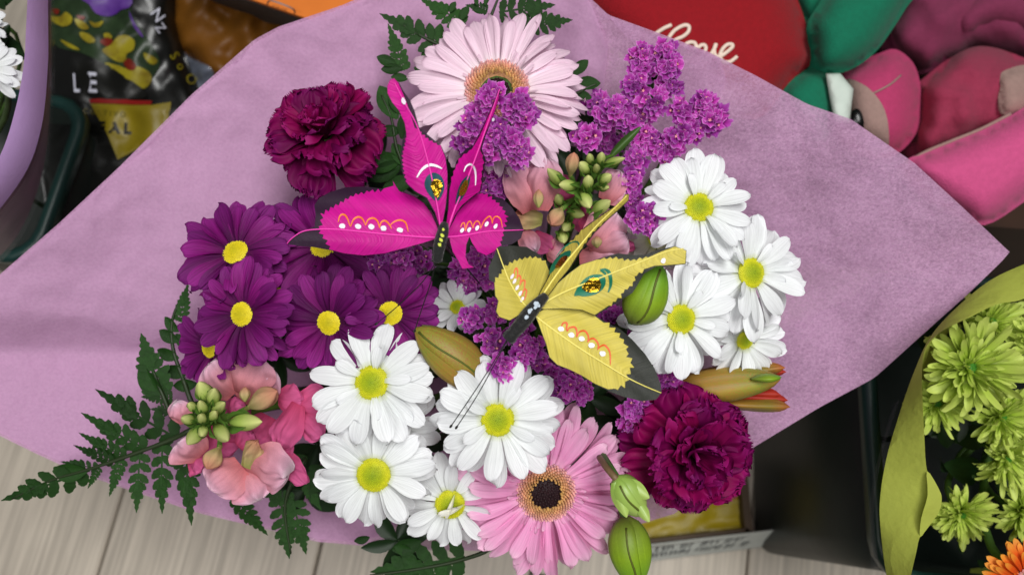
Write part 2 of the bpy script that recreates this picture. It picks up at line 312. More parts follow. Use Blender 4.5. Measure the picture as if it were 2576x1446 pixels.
def sheet(name, poly, depth, m, root, step=14, axis=None, off=0.0, **k):      # pixel polygon on a depth surface
    V2, F = fill2d(poly, step)
    V = [Q(x, y, depth(x, y) - off) for x, y in V2]
    if axis:
        (ax, ay), (bx, by) = axis; L = math.hypot(bx - ax, by - ay); ux, uy = (bx - ax) / L, (by - ay) / L
        uv = [(((x - ax) * uy - (y - ay) * ux) / L + 0.5, ((x - ax) * ux + (y - ay) * uy - abs((x - ax) * uy - (y - ay) * ux) * 0.9) / L) for x, y in V2]
    else: uv = [(x / 300, y / 300) for x, y in V2]
    F = [f[::-1] for f in F]
    return wpart(name, V, F, m, root, uv=uv, **k)
def pillow(name, poly, dmid, bulge, back, m, root, step=18, rr=80, slope=(0, 0), wr=0.0, sm=4):
    poly = [tuple(p) for p in smoothloop(poly, sm)] if sm > 1 else poly
    cx = sum(p[0] for p in poly) / len(poly); cy = sum(p[1] for p in poly) / len(poly)
    def dep(x, y):
        e = min(1.0, edist((x, y), poly) / rr) if inside((x, y), poly) else 0.0
        return dmid + slope[0] * (x - cx) + slope[1] * (y - cy) - bulge * math.sqrt(max(0, 1 - (1 - e) ** 2)) + wr * noise.noise(Vector((x * 0.02, y * 0.02, 3.1)))
    V2, F = fill2d(poly, step); n = len(V2); V = []
    for x, y in V2: V.append(Q(x, y, dep(x, y)))
    for x, y in V2:
        e = min(1.0, edist((x, y), poly) / rr); b = dmid + slope[0] * (x - cx) + slope[1] * (y - cy)
        V.append(Q(x, y, b) + (FW * (back * math.sqrt(max(0, 1 - (1 - e) ** 2)))))
    np_ = len(poly)
    FF = [f[::-1] for f in F] + [tuple(n + i for i in f) for f in F]
    uv = [(x / 300, y / 300) for x, y in V2] * 2
    # weld border: reuse the front border verts
    cnt = {}
    for f in F:
        for a, b in zip(f, f[1:] + f[:1]): cnt[(a, b)] = 1
    bord = [(a, b) for (a, b) in cnt if (b, a) not in cnt]
    FF += [(a, b, b + n, a + n) for a, b in bord]
    o = wpart(name, V, FF, m, root, uv=uv); return o, dep
def decal(name, poly, dep, m, root, off=0.0015, step=12, sm=3):
    if sm > 1: poly = [tuple(p) for p in smoothloop(poly, sm)]
    return sheet(name, poly, dep, m, root, step=step, off=off)
def stroke(name, pts, wpx, dep, m, root, off=0.0006, per=5, taper=False):    # painted brush stroke on a surface
    pts = smoothpts([(x, y, 0) for x, y in pts], per); V = []; F = []; n = len(pts)
    for i, p in enumerate(pts):
        t = pts[min(i + 1, n - 1)] - pts[max(i - 1, 0)]; t.normalize(); nx, ny = -t.y, t.x
        ww = wpx * 0.5 * (1 if not taper else (0.35 + 0.65 * math.sin(math.pi * min(1, (i + 0.5) / n))))
        for s in (-1, 1):
            x, y = p.x + nx * ww * s, p.y + ny * ww * s; V.append(Q(x, y, dep(p.x, p.y) - off))
        if i: F.append((2 * i - 2, 2 * i - 1, 2 * i + 1, 2 * i))
    return wpart(name, V, F, m, root)
def blob(cx, cy, rx, ry, rot=0, n=14, jit=0.12):
    out = []; 
    for i in range(n):
        a = 2 * math.pi * i / n; r = 1 + ru(-jit, jit); x = rx * r * math.cos(a); y = ry * r * math.sin(a)
        out.append((cx + x * math.cos(rot) - y * math.sin(rot), cy + x * math.sin(rot) + y * math.cos(rot)))
    return out
def text_on(name, s, ox, oy, size, ang, dep, m, root, off=0.002, shear=0.0, sxs=1.0, bold=0.0):
    cu = bpy.data.curves.new('t', 'FONT'); cu.body = s; cu.size = 1; cu.resolution_u = 3; cu.offset = bold
    ob = bpy.data.objects.new('t', cu); me0 = bpy.data.meshes.new_from_object(ob)
    ca, sa = math.cos(ang), math.sin(ang); V = []
    for v in me0.vertices:
        x = v.co.x * size * sxs + v.co.y * size * shear; y = -v.co.y * size
        V.append(Q(ox + x * ca - y * sa, oy + x * sa + y * ca, dep(ox + x * ca - y * sa, oy + x * sa + y * ca) - off))
    F = [tuple(p.vertices) for p in me0.polygons]
    bpy.data.objects.remove(ob); bpy.data.curves.remove(cu)
    return wpart(name, V, F, m, root, smooth=False)
def aff(k, ox, oy): return lambda pts: [(x * k + ox, y * k + oy) for x, y in pts]

# ------------------------------------------------------------------ petal / leaf meshes (unit length along +x)
def petal_mesh(name, W, prof, arch=0.1, droop=0.2, cup=0.12, twist=0.0, groove=0.0, ng=2, nx=6, ny=10, ruff=0.0, rk=3, seed=0, teeth=0.0, m=None, crum=0.0):
    V = []; F = []; uv = []
    for j in range(ny + 1):
        t = 1 - (1 - j / ny) ** 1.5; w = W * 0.5 * prof(t)
        for i in range(nx + 1):
            u = i / nx * 2 - 1
            x = t * (1 - 0.02 * abs(u)); y = u * w
            z = arch * t - droop * t * t + cup * W * (u * u) * math.sin(math.pi * min(1, t * 1.05) * 0.9 + 0.2) + groove * W * math.cos(u * math.pi * ng) * math.sin(math.pi * t)
            z += ruff * (t ** 2) * math.sin(u * rk * math.pi + seed * 1.7) * (0.6 + 0.4 * math.sin(seed + t * 5))
            if crum: z += crum * t * (noise.noise(Vector((u * 1.6, t * 2.4, seed * 7.3))) + .5 * noise.noise(Vector((u * 4, t * 5, seed * 3.1)))); y *= 1 + .08 * noise.noise(Vector((t * 6, seed, u > 0)))
            if teeth and j == ny: x += teeth * (1 if i % 2 else -1)
            z += twist * t * u * W; y += 0.03 * W * math.sin(seed * 2.3 + t * 4)
            V.append((x, y, z)); uv.append((i / nx, t))
    n1 = nx + 1
    for j in range(ny):
        for i in range(nx): F.append((j * n1 + i, (j + 1) * n1 + i, (j + 1) * n1 + i + 1, j * n1 + i + 1))
    F = [f[::-1] for f in F]
    return mesh(name, V, F, uv=uv, mats=[m] if m else None)
def prof_daisy(b=0.38, pk=0.6):
    def f(t):
        if t < pk: s = t / pk; return b + (1 - b) * (s * s * (3 - 2 * s))
        return math.sqrt(max(0.0, 1 - ((t - pk) / (1 - pk)) ** 2.4)) * 0.985 + 0.03 * (t < 0.999)
    return f
def prof_fan(t): return 0.18 + 0.82 * t ** 0.8 if t < 0.82 else (0.18 + 0.82 * 0.82 ** 0.8) * math.sqrt(max(0.0, 1 - ((t - 0.82) / 0.2) ** 2))
def prof_lobe(t): return 0.5 + 0.5 * math.sin(math.pi * min(t / 0.62, 1) * 0.5) if t < 0.62 else math.sqrt(max(0, 1 - ((t - 0.62) / 0.38) ** 2)) 
def prof_spider(t): return (.6 + .4 * t / .5) if t < .5 else (1.0 if t < 0.75 else math.sqrt(max(.05, 1 - ((t - .75) / .26) ** 2)))
PM = {}
def variants(key, m, n, fn): PM[key] = [fn(i) for i in range(n)]
variants('white', 0, 8, lambda i: petal_mesh('petal', ru(0.36, 0.44), prof_daisy(0.42, ru(0.55, 0.68)), arch=ru(0.02, 0.2), droop=ru(0.08, 0.4), cup=ru(-0.1, 0.22), twist=ru(-0.25, 0.25), groove=0.02, seed=i, m=M['white']))
variants('cream', 0, 4, lambda i: petal_mesh('petal', ru(0.3, 0.4), prof_daisy(0.4, 0.6), arch=ru(0.1, 0.3), droop=ru(0.0, 0.2), cup=ru(0.1, 0.3), twist=ru(-0.3, 0.3), groove=0.02, seed=i, m=M['cream']))
variants('purple', 0, 10, lambda i: petal_mesh('petal', ru(0.29, 0.38), prof_daisy(0.38, ru(0.58, 0.68)), arch=ru(0.1, 0.32), droop=ru(0.0, 0.3), cup=ru(-0.05, 0.4), twist=ru(-0.3, 0.3), groove=0.03, seed=i, m=M['purple']))
variants('pale', 0, 7, lambda i: petal_mesh('petal', ru(0.2, 0.28), prof_daisy(0.5, ru(0.6, 0.72)), arch=ru(0.05, 0.25), droop=ru(0.1, 0.42), cup=ru(-0.15, 0.35), twist=ru(-0.35, 0.35), groove=0.05, ng=2, seed=i, ny=12, m=M['pale']))
variants('pink', 0, 7, lambda i: petal_mesh('petal', ru(0.21, 0.29), prof_daisy(0.5, ru(0.6, 0.72)), arch=ru(0.0, 0.22), droop=ru(0.08, 0.36), cup=ru(-0.15, 0.35), twist=ru(-0.35, 0.35), groove=0.05, ng=2, seed=i, ny=12, m=M['pink']))
variants('orange', 0, 4, lambda i: petal_mesh('petal', 0.24, prof_daisy(0.5, 0.65), arch=ru(0.05, 0.2), droop=0.2, cup=0.1, groove=0.05, seed=i, m=M['orange']))
variants('carn', 0, 9, lambda i: petal_mesh('petal', ru(0.95, 1.25), prof_fan, arch=ru(0.1, 0.3), droop=ru(0.1, 0.5), cup=ru(-0.1, 0.2), ruff=ru(0.06, 0.12), rk=ru(2.0, 3.8), nx=30, ny=12, seed=i * 1.3, teeth=0.03, crum=.1, m=M['carn']))
for kk in ('snap', 'hot', 'peach'):
    variants(kk, 0, 8, lambda i: petal_mesh('petal_lobe', 1.0, prof_lobe, arch=ru(0.3, 0.5), droop=ru(0.45, 0.7), cup=ru(-0.3, -0.1), groove=ru(.02, .05), ng=ru(1, 1.8), ruff=ru(0.03, 0.07), rk=ru(1.6, 2.8), nx=20, ny=18, seed=i, crum=ru(.2, .34), m=M[kk]))
variants('spider', 0, 8, lambda i: petal_mesh('petal', ru(0.09, 0.14), prof_spider, arch=ru(0.1, 0.5), droop=ru(-0.45, 0.6), cup=0.5, twist=ru(-0.6, 0.6), nx=3, ny=9, seed=i, m=M['spider']))
variants('leaf', 0, 4, lambda i: petal_mesh('leaf', ru(0.34, 0.46), lambda t: math.sin(math.pi * min(1, t * 0.98 + 0.02)) ** 0.8, arch=ru(0, 0.2), droop=ru(0, 0.3), cup=0.25, seed=i, nx=4, ny=8, m=M['leaf']))
variants('sepal', 0, 2, lambda i: petal_mesh('sepal', 0.5, lambda t: math.sin(math.pi * min(1, t * 0.8 + 0.18)), arch=0.1, droop=0.3, cup=0.4, nx=4, ny=6, seed=i, m=M['sepal']))
def floret_mesh(i):                                   # small papery crimped funnel, opening along +z
    V = []; F = []; uv = []; n = 22; rings = [(0.08, -0.9), (0.22, -0.45), (0.5, 0.0), (0.82, 0.3), (1.0, 0.34 + ru(0, .15))]
    ph = ru(0, 6); rng = random.Random(i)
    for j, (r, z) in enumerate(rings):
        for k in range(n):
            a = 2 * math.pi * k / n; lob = 1 + (0.15 * math.cos(4 * a + ph) + 0.12 * math.sin(7 * a + ph * 2) + .06 * rng.uniform(-1, 1)) * (j / 4) ** 2
            zz = z + (0.26 * math.sin(3 * a + ph + 1) + 0.22 * math.cos(7 * a + ph) + .1 * rng.uniform(-1, 1)) * (j / 4) ** 2
            V.append((r * lob * math.cos(a), r * lob * math.sin(a), zz)); uv.append((k / n, j / 4))
        if j:
            for k in range(n): F.append(((j - 1) * n + k, (j - 1) * n + (k + 1) % n, j * n + (k + 1) % n, j * n + k))
    fm = [0] * len(F)
    if i % 2 == 0:                                    # pale open corolla in the funnel
        b = len(V); V.append((0, 0, .12)); uv.append((.5, .5))
        for k in range(10):
            r = .30 if k % 2 == 0 else .13; V.append((r * math.cos(k * math.pi / 5), r * math.sin(k * math.pi / 5), .2)); uv.append((.5, .5))
        for k in range(10): F.append((b, b + 1 + k, b + 1 + (k + 1) % 10)); fm.append(1)
    return mesh('floret', V, F, uv=uv, mats=[M['statice'], M['corolla']], fm=fm)
PM['floret'] = [floret_mesh(i) for i in range(10)]
def lathe_mesh(name, prof, n=14, lobes=0, amp=0.0, m=None):    # prof: (x, r) along +x
    V = []; F = []; uv = []; N = len(prof)
    for j, (x, r) in enumerate(prof):
        for k in range(n):
            a = 2 * math.pi * k / n; rr = r * (1 + amp * (abs(math.cos(lobes * a / 2)) ** 0.5 - 0.7)) if lobes else r
            V.append((x, rr * math.cos(a), rr * math.sin(a))); uv.append((k / n, j / (N - 1)))
        if j:
            for k in range(n): F.append(((j - 1) * n + k, j * n + k, j * n + (k + 1) % n, (j - 1) * n + (k + 1) % n))
    F.append(tuple(range(n))); F.append(tuple(range((N - 1) * n, N * n))[::-1])
    return mesh(name, V, F, uv=uv, mats=[m] if m else None)
def egg(n=9, pk=0.5, tip=0.06): return [(0.0, 0.12)] + [(t, 0.5 * math.sin(math.pi * (t ** (math.log(0.5) / math.log(pk)))) ** 0.75 + tip * t * 0.2) for t in [i / n for i in range(1, n)]] + [(1.0, 0.02)]
PM['budgreen'] = [lathe_mesh('bud', egg(pk=p), 16, 4, .14, M['budgreen']) for p in (0.45, 0.55)]
PM['budpeach'] = [lathe_mesh('bud', egg(pk=p), 20, 5, 0.3, M['peach']) for p in (0.5, 0.62)]
def daisy_disc(name, m, n=130, R=1.0, h=0.35, sz=0.055, inner=0.0, up=0.0, dish=0.0, spike=1.0):
    V = []; F = []; uv = []
    if inner == 0:
        ns = 20
        for j in range(6):
            r = R * j / 5; z = h * (1 - (r / R) ** 2) - dish * math.exp(-(r / (0.35 * R)) ** 2)
            for k in range(ns): V.append((r * math.cos(2 * math.pi * k / ns), r * math.sin(2 * math.pi * k / ns), z)); uv.append((0.5, r / R))
            if j:
                for k in range(ns): F.append(((j - 1) * ns + k, j * ns + k, j * ns + (k + 1) % ns, (j - 1) * ns + (k + 1) % ns))
    for i in range(n):
        f = (i + 0.5) / n; r = math.sqrt(inner ** 2 + (1 - inner ** 2) * f) * R; a = i * 2.399963
        x, y = r * math.cos(a), r * math.sin(a); z = h * (1 - (r / R) ** 2) - dish * math.exp(-(r / (0.35 * R)) ** 2) + up
        s = sz * ru(0.75, 1.2); b = len(V); c = (rnd() * 0.9 + 0.05, min(1, max(0, (r / R - inner) / (1 - inner) if inner else r / R)))
        for k in range(5):
            an = 2 * math.pi * k / 5 + a; V.append((x + s * math.cos(an), y + s * math.sin(an), z)); uv.append(c)
        for k in range(5):
            an = 2 * math.pi * k / 5 + a; V.append((x * 1.01 + s * .6 * math.cos(an), y * 1.01 + s * .6 * math.sin(an), z + s * 0.9 * spike)); uv.append(c)
        V.append((x * 1.02, y * 1.02, z + s * 1.2 * spike)); uv.append(c)
        for k in range(5):
            F.append((b + k, b + (k + 1) % 5, b + 5 + (k + 1) % 5, b + 5 + k)); F.append((b + 5 + k, b + 5 + (k + 1) % 5, b + 10))
    return mesh(name, V, F, uv=uv, mats=[m])
DISC = {'white': daisy_disc('disc', M['disc'], 280), 'purple': daisy_disc('disc', M['discy'], 240), 'cream': daisy_disc('disc', M['disc'], 200)}
GEYE = daisy_disc('eye', M['gdark'], 90, h=0.2, sz=0.1, spike=1.3)
GRING = daisy_disc('floret_ring', M['gtan'], 300, h=0.18, sz=0.05, inner=0.5, up=0.02, spike=2.2)
SEYE = daisy_disc('eye', M['spiderc'], 50, h=0.3, sz=0.12)
CALYX = lathe_mesh('calyx', [(0, 0.06), (0.25, 0.3), (0.6, 0.5), (0.95, 0.52), (1.0, 0.4)], 10, 0, 0, M['stem'])

BIND = Vector((0.02, 0.11, 0.235))
def add_stem(root, head, nrm, r=0.0022, m=None, bind=None, foot=None):
    b = bind or (BIND + Vector((ru(-.012, .012), ru(-.012, .012), 0)))
    pts = bez(head, head - nrm * 0.05, b + (head - b) * 0.35 - Vector((0, 0, 0.02)), b, 9)
    f = foot or (b + Vector(((b.x - head.x) * 0.15, (b.y - head.y) * 0.15, -0.17)))
    pts.append(f)
    V, F, uv = tube(pts, r, 6); return wpart('stem', V, F, m or M['stem'], root, uv=uv)
def petal_at(root, key, ang, elev, L, r0, roll=0.0, name='petal', z0=0.0, wsc=1.0):
    mm = Matrix.Rotation(ang, 4, 'Z') @ Matrix.Translation((r0, 0, z0)) @ Matrix.Rotation(-elev, 4, 'Y') @ Matrix.Rotation(roll, 4, 'X') @ Matrix.Diagonal((L, L * wsc, L, 1))
    return obj(name, random.choice(PM[key]), None, root, mm)
def daisy(kind, px, py, R, d, tx, ty, label, disc=0.27, layers=((14, 1.0, -0.05), (11, 0.88, 0.22)), group=None, name=None, spin=None, jit=0.12, stem=True, bind=None, foot=None, cat='daisy'):
    nrm = facing(tx, ty); c = Q(px, py, d); s = d / FPX; Rw = R * s
    root = thing(name or ('white_daisy' if kind != 'purple' else 'purple_chrysanthemum'), label, cat, group=group, mw=M4(frame(nrm), c))
    rd = Rw * disc
    obj('disc', DISC[kind], None, root, Matrix.Diagonal((rd, rd, rd, 1)))
    for li, (n, ln, el) in enumerate(layers):
        a0 = (spin if spin is not None else rnd() * 6) + li * math.pi / n
        for k in range(n):
            l = (Rw * ln - rd * 0.75) * ru(1 - jit, 1 + jit * 0.5)
            petal_at(root, kind, a0 + 2 * math.pi * (k + ru(-.22, .22)) / n, el + ru(-.14, .14), l, rd * 0.75, ru(-.25, .25), z0=-rd * 0.25 + rd * .12 * li + ru(0, rd * .12))
    obj('calyx', CALYX, None, root, Matrix.Translation((0, 0, -rd * 1.3)) @ Matrix.Rotation(-math.pi / 2, 4, 'Y') @ Matrix.Diagonal((rd * 1.1, rd * 1.5, rd * 1.5, 1)))
    if stem: add_stem(root, c - nrm * rd * 1.2, nrm, bind=bind, foot=foot)
    return root
def gerbera(kind, px, py, R, d, tx, ty, label, ring=0.36, eye=0.18, stem=True, bind=None, foot=None, el=(-.12, .05, .2), name=None, group=None):
    nrm = facing(tx, ty); c = Q(px, py, d); s = d / FPX; Rw = R * s
    root = thing(name or (kind + '_gerbera').replace('pale', 'pale_pink'), label, 'gerbera', mw=M4(frame(nrm), c), group=group)
    rr = Rw * ring; re = Rw * eye
    obj('eye', GEYE, None, root, Matrix.Translation((0, 0, -0.0005)) @ Matrix.Diagonal((re, re, re, 1)))
    obj('floret_ring', GRING, None, root, Matrix.Diagonal((rr, rr, rr, 1)))
    V = [(0, 0, -0.003)]; F = []
    for k in range(24): V.append((rr * math.cos(k * math.pi / 12), rr * math.sin(k * math.pi / 12), -0.001))
    for k in range(24): F.append((0, 1 + k, 1 + (k + 1) % 24))
    obj('receptacle', mesh('receptacle', V, F, uv=[(0.5, 0.3)] * 25), M['gtan'], root)
    for li, (n, ln, e) in enumerate(((28, 1.02, el[0]), (26, 0.98, el[1]), (22, 0.86, el[2]))):
        a0 = rnd() * 6
        for k in range(n):
            petal_at(root, kind, a0 + 2 * math.pi * (k + ru(-.25, .25)) / n, e + ru(-.12, .12), (Rw * ln - rr * .8) * ru(.86, 1.04), rr * .8, ru(-.35, .35), z0=-rr * .16 + li * rr * .05)
    for k in range(40):                                  # short inner ray florets
        petal_at(root, kind, ru(0, 6.283), ru(.25, .7), rr * ru(.3, .5), rr * ru(.86, .98), ru(-.5, .5), name='inner_petal', z0=0)
    obj('calyx', CALYX, None, root, Matrix.Translation((0, 0, -rr * .9)) @ Matrix.Rotation(-math.pi / 2, 4, 'Y') @ Matrix.Diagonal((rr * .8, rr * 1.3, rr * 1.3, 1)))
    if stem: add_stem(root, c - nrm * rr * .8, nrm, 0.003, bind=bind, foot=foot)
    return root
def carnation(px, py, R, d, tx, ty, label):
    nrm = facing(tx, ty); c = Q(px, py, d); s = d / FPX; Rw = R * s
    root = thing('carnation', label, 'carnation', mw=M4(frame(nrm), c))
    for li, (n, ln, e, r0) in enumerate(((8, 1.02, -.1, .06), (9, .98, .22, .06), (9, .93, .5, .08), (9, .87, .78, .08), (8, .8, 1.05, .08), (7, .74, 1.32, .05))):
        a0 = rnd() * 6
        for k in range(n):
            petal_at(root, 'carn', a0 + 2 * math.pi * (k + ru(-.3, .3)) / n, e + ru(-.18, .18), Rw * ln * ru(.86, 1.06), Rw * r0, ru(-.35, .35), z0=-Rw * .3 + li * .03 * Rw, wsc=ru(.62, .85))
    obj('calyx', CALYX, None, root, Matrix.Translation((0, 0, -Rw * 1.0)) @ Matrix.Rotation(-math.pi / 2, 4, 'Y') @ Matrix.Diagonal((Rw * .85, Rw * .42, Rw * .42, 1)))
    add_stem(root, c - nrm * Rw * .95, nrm, 0.0024)
    return root
def span(a, b, zup, wsc):                                # matrix mapping unit x to a->b with width scale (metres)
    x = (b - a); L = x.length; x = x / L; z = (zup - x * zup.dot(x)).normalized(); y = z.cross(x)
    m = Matrix((x * L, y * wsc, z * max(L, wsc) * 0.8)).transposed(); return M4(m, a)

# ------------------------------------------------------------------ floor of laminate planks
def build_floor():
    a = P(300, 1260, 0); b = P(245, 1440, 0); e = P(1885, 1380, 0)
    dr = (a - b).normalized(); nr = Vector((dr.y, -dr.x, 0)); wd = (e - a).dot(nr) / 3.0
    fl = mesh('floor', [(-3, -2, -0.012), (3, -2, -0.012), (3, 4, -0.012), (-3, 4, -0.012)], [(0, 1, 2, 3)], smooth=False)
    f = obj('floor', fl, M['joint']); tag(f, 'grey oak laminate floor of long planks under the bouquets', None, kind='structure')
    PL = 1.28; g = 0.0012; bv = 0.002
    V = [(g, -PL / 2 + g, -0.011), (wd - g, -PL / 2 + g, -0.011), (wd - g, PL / 2 - g, -0.011), (g, PL / 2 - g, -0.011)]
    V += [(x, y, -bv) for x, y, z in V]; V += [(g + bv, -PL / 2 + g + bv, 0), (wd - g - bv, -PL / 2 + g + bv, 0), (wd - g - bv, PL / 2 - g - bv, 0), (g + bv, PL / 2 - g - bv, 0)]
    F = [(8, 9, 10, 11)] + [(i, (i + 1) % 4, 4 + (i + 1) % 4, 4 + i) for i in range(4)] + [(4 + i, 4 + (i + 1) % 4, 8 + (i + 1) % 4, 8 + i) for i in range(4)]
    me = mesh('plank', V, F, uv=[(v[0] / wd, v[1] / PL * 3) for v in V], smooth=False, mats=[M['plank']])
    ang = math.atan2(dr.y, dr.x) - math.pi / 2
    for i in range(-8, 11):
        for k in range(-1, 3):
            p = a + nr * (i * wd) + dr * (k * PL + ((i * 0.37) % 1) * PL - 0.3)
            obj('plank', me, None, f, Matrix.Translation(p) @ Matrix.Rotation(ang, 4, 'Z'))
build_floor()

# ------------------------------------------------------------------ square florist buckets
def bucket(corner_px, zt, side_top, side_bot, ang, label, center=None, name='flower_bucket'):
    c = Vector((center[0], center[1], 0))
    root = thing(name, label, 'bucket', loc=c)
    def ring(hs, z, rad, n=5):
        out = []
        for q, (sx, sy) in enumerate(((1, 1), (-1, 1), (-1, -1), (1, -1))):
            for k in range(n):
                t = q * math.pi / 2 + (math.pi / 2) * k / (n - 1)
                out.append(Vector((sx * (hs - rad) + rad * math.cos(t), sy * (hs - rad) + rad * math.sin(t), z)))
        R = Matrix.Rotation(ang, 3, 'Z'); return [R @ v for v in out]
    rings = [ring(side_bot * .98, 0.0015, .02), ring(side_bot, .006, .022), ring((side_top + side_bot) / 2, zt / 2, .024), ring(side_top, zt, .026), ring(side_top - .003, zt, .024), ring(side_bot - .003, .01, .02)]
    V = [v for r in rings for v in r]; n = len(rings[0]); F = []
    for j in range(len(rings) - 1):
        for k in range(n): F.append((j * n + k, j * n + (k + 1) % n, (j + 1) * n + (k + 1) % n, (j + 1) * n + k))
    F.append(tuple(range(n))[::-1]); F.append(tuple(range(5 * n, 6 * n)))
    wl = obj('wall', mesh('wall', V, F), M['bucket'], root)
    rg = [ring(side_top + .0005, zt - .012, .026), ring(side_top + .006, zt - .011, .03), ring(side_top + .007, zt + .002, .03), ring(side_top + .002, zt + .0045, .028), ring(side_top - .0035, zt + .002, .024), ring(side_top - .0035, zt - .004, .024)]
    V = [v for r in rg for v in r]; F = []
    for j in range(5):
        for k in range(n): F.append((j * n + k, j * n + (k + 1) % n, (j + 1) * n + (k + 1) % n, (j + 1) * n + k))
    sub(obj('rim', mesh('rim', V, F), M['rim'], root), wl)
    return root
bucket(None, 0.20, 0.085, 0.07, 0.1, 'dark green plastic bucket under the large pink-wrapped bouquet', center=(0.02, 0.11))

# ------------------------------------------------------------------ the pink wrap: flared cone of non-woven sheet
WC = (1288.0, 900.0); WD0 = 0.64
OUT = [(-260, 880, .50), (-120, 775, .49), (0, 690, .49), (150, 560, .49), (300, 420, .49), (480, 240, .50), (640, 100, .505), (700, 68, .50), (860, 14, .50), (1010, -50, .50), (1250, -110, .50), (1420, -70, .50),
       (1490, 0, .50), (1530, 38, .505), (1660, 85, .50), (1780, 130, .50), (1900, 190, .50), (2030, 262, .50), (2140, 300, .495), (2300, 410, .49), (2420, 520, .485), (2542, 636, .48), (2440, 735, .485), (2320, 842, .49), (2200, 950, .50), (2060, 1025, .505),
       (1900, 1122, .515), (1760, 1215, .52), (1700, 1290, .53), (1500, 1350, .54), (1250, 1385, .545), (1050, 1382, .545), (895, 1370, .54), (800, 1362, .54), (650, 1325, .53), (500, 1290, .525), (350, 1240, .52), (200, 1190, .515), (90, 1140, .51), (0, 1096, .505), (-130, 1010, .50)]
ANG = []
def build_angles():
    for x, y, d in OUT: ANG.append((math.atan2(y - WC[1], x - WC[0]), math.hypot(x - WC[0], y - WC[1]), d))
    ANG.sort()
build_angles()
def wrap_edge(a):
    for i in range(len(ANG)):
        a0, r0, d0 = ANG[i - 1]; a1, r1, d1 = ANG[i]
        if i == 0: a0 -= 2 * math.pi
        aa = a - 2 * math.pi if (i == 0 and a > ANG[-1][0]) else a
        if a0 <= aa <= a1:
            # straight edge between outline points in pixel space
            x0, y0, x1, y1 = r0 * math.cos(a0), r0 * math.sin(a0), r1 * math.cos(a1), r1 * math.sin(a1)
            ca, sa = math.cos(aa), math.sin(aa); den = ca * (y1 - y0) - sa * (x1 - x0)
            r = (x0 * (y1 - y0) - y0 * (x1 - x0)) / den if abs(den) > 1e-9 else r0
            t = (aa - a0) / max(1e-9, a1 - a0); return r, d0 + (d1 - d0) * t
    return ANG[0][1], ANG[0][2]
def wrap_depth(x, y):
    a = math.atan2(y - WC[1], x - WC[0]); r, de = wrap_edge(a); t = min(1.05, math.hypot(x - WC[0], y - WC[1]) / r)
    d = WD0 + (de - WD0) * t ** 0.8
    d += 0.006 * t * math.sin(a * 7 + 1.1) * (0.4 + 0.6 * t) + 0.004 * t * noise.noise(Vector((x * .006, y * .006, 1.7))) + 0.0012 * noise.noise(Vector((x * .03, y * .03, 5.2)))
    cr = math.sin(a * 23 + 3 * noise.noise(Vector((math.cos(a) * 3, math.sin(a) * 3, 0)))); d += 0.0012 * t * cr * abs(cr)
    return d
def build_wrap():
    root = thing('flower_wrap', 'wide lilac pink non-woven wrapping sheet flared around the mixed bouquet', 'wrap', loc=(0.02, 0.11, 0.03))
    NA, NR = 420, 70; V = []; F = []
    for j in range(NR + 1):
        t = 0.07 + 0.93 * (j / NR)
        for k in range(NA):
            a = -math.pi + 2 * math.pi * k / NA + 1e-4; r, de = wrap_edge(a)
            x, y = WC[0] + math.cos(a) * r * t, WC[1] + math.sin(a) * r * t
            V.append(Q(x, y, wrap_depth(x, y)))
        if j:
            for k in range(NA): F.append(((j - 1) * NA + k, j * NA + k, j * NA + (k + 1) % NA, (j - 1) * NA + (k + 1) % NA))
    # gathered throat running down into the bucket
    base = len(V)
    for q, (z, rr) in enumerate(((0.21, .03), (0.15, .034), (0.06, .05))):
        for k in range(NA):
            a = -math.pi + 2 * math.pi * k / NA; rj = rr * (1 + .12 * math.sin(a * 12)); V.append(Vector((0.02 + rj * math.cos(a), 0.11 - rj * math.sin(a), z)))
        for k in range(NA):
            lo = base + q * NA; hi = 0 if q == 0 else base + (q - 1) * NA
            F.append((hi + k, hi + (k + 1) % NA, lo + (k + 1) % NA, lo + k))
    wpart('sheet', V, F, M['wrap'], root)
    lft = [(-245, 880), (-115, 781), (0, 696), (150, 567), (300, 427), (480, 248), (643, 108), (703, 75), (862, 21), (1012, -42), (1250, -100), (1420, -60), (1486, 8), (1530, 120), (1500, 400), (1400, 700), (1288, 1000), (1100, 1250), (960, 1345), (893, 1363), (800, 1355), (650, 1318), (500, 1283), (350, 1233), (200, 1183), (90, 1133), (0, 1089), (-130, 1003)]
    sheet('overlap_layer', lft, wrap_depth, M['wrap3'], root, step=18, off=0.0015)
    lay3 = [(1532, 44), (1660, 90), (1780, 135), (1810, 150), (1826, 200), (1800, 280), (1720, 290), (1650, 200), (1600, 120)]
    sheet('overlap_layer', lay3, wrap_depth, M['wrap2'], root, step=18, off=0.0008)
    # ribbon round the throat
    pts = [Vector((0.02 + .033 * math.cos(a * math.pi / 12), 0.11 + .033 * math.sin(a * math.pi / 12), .2)) for a in range(25)]
    Vt, Ft, uvt = tube(pts, 0.004, 6, False); wpart('tie', Vt, Ft, M['wpaint'], root)
build_wrap()

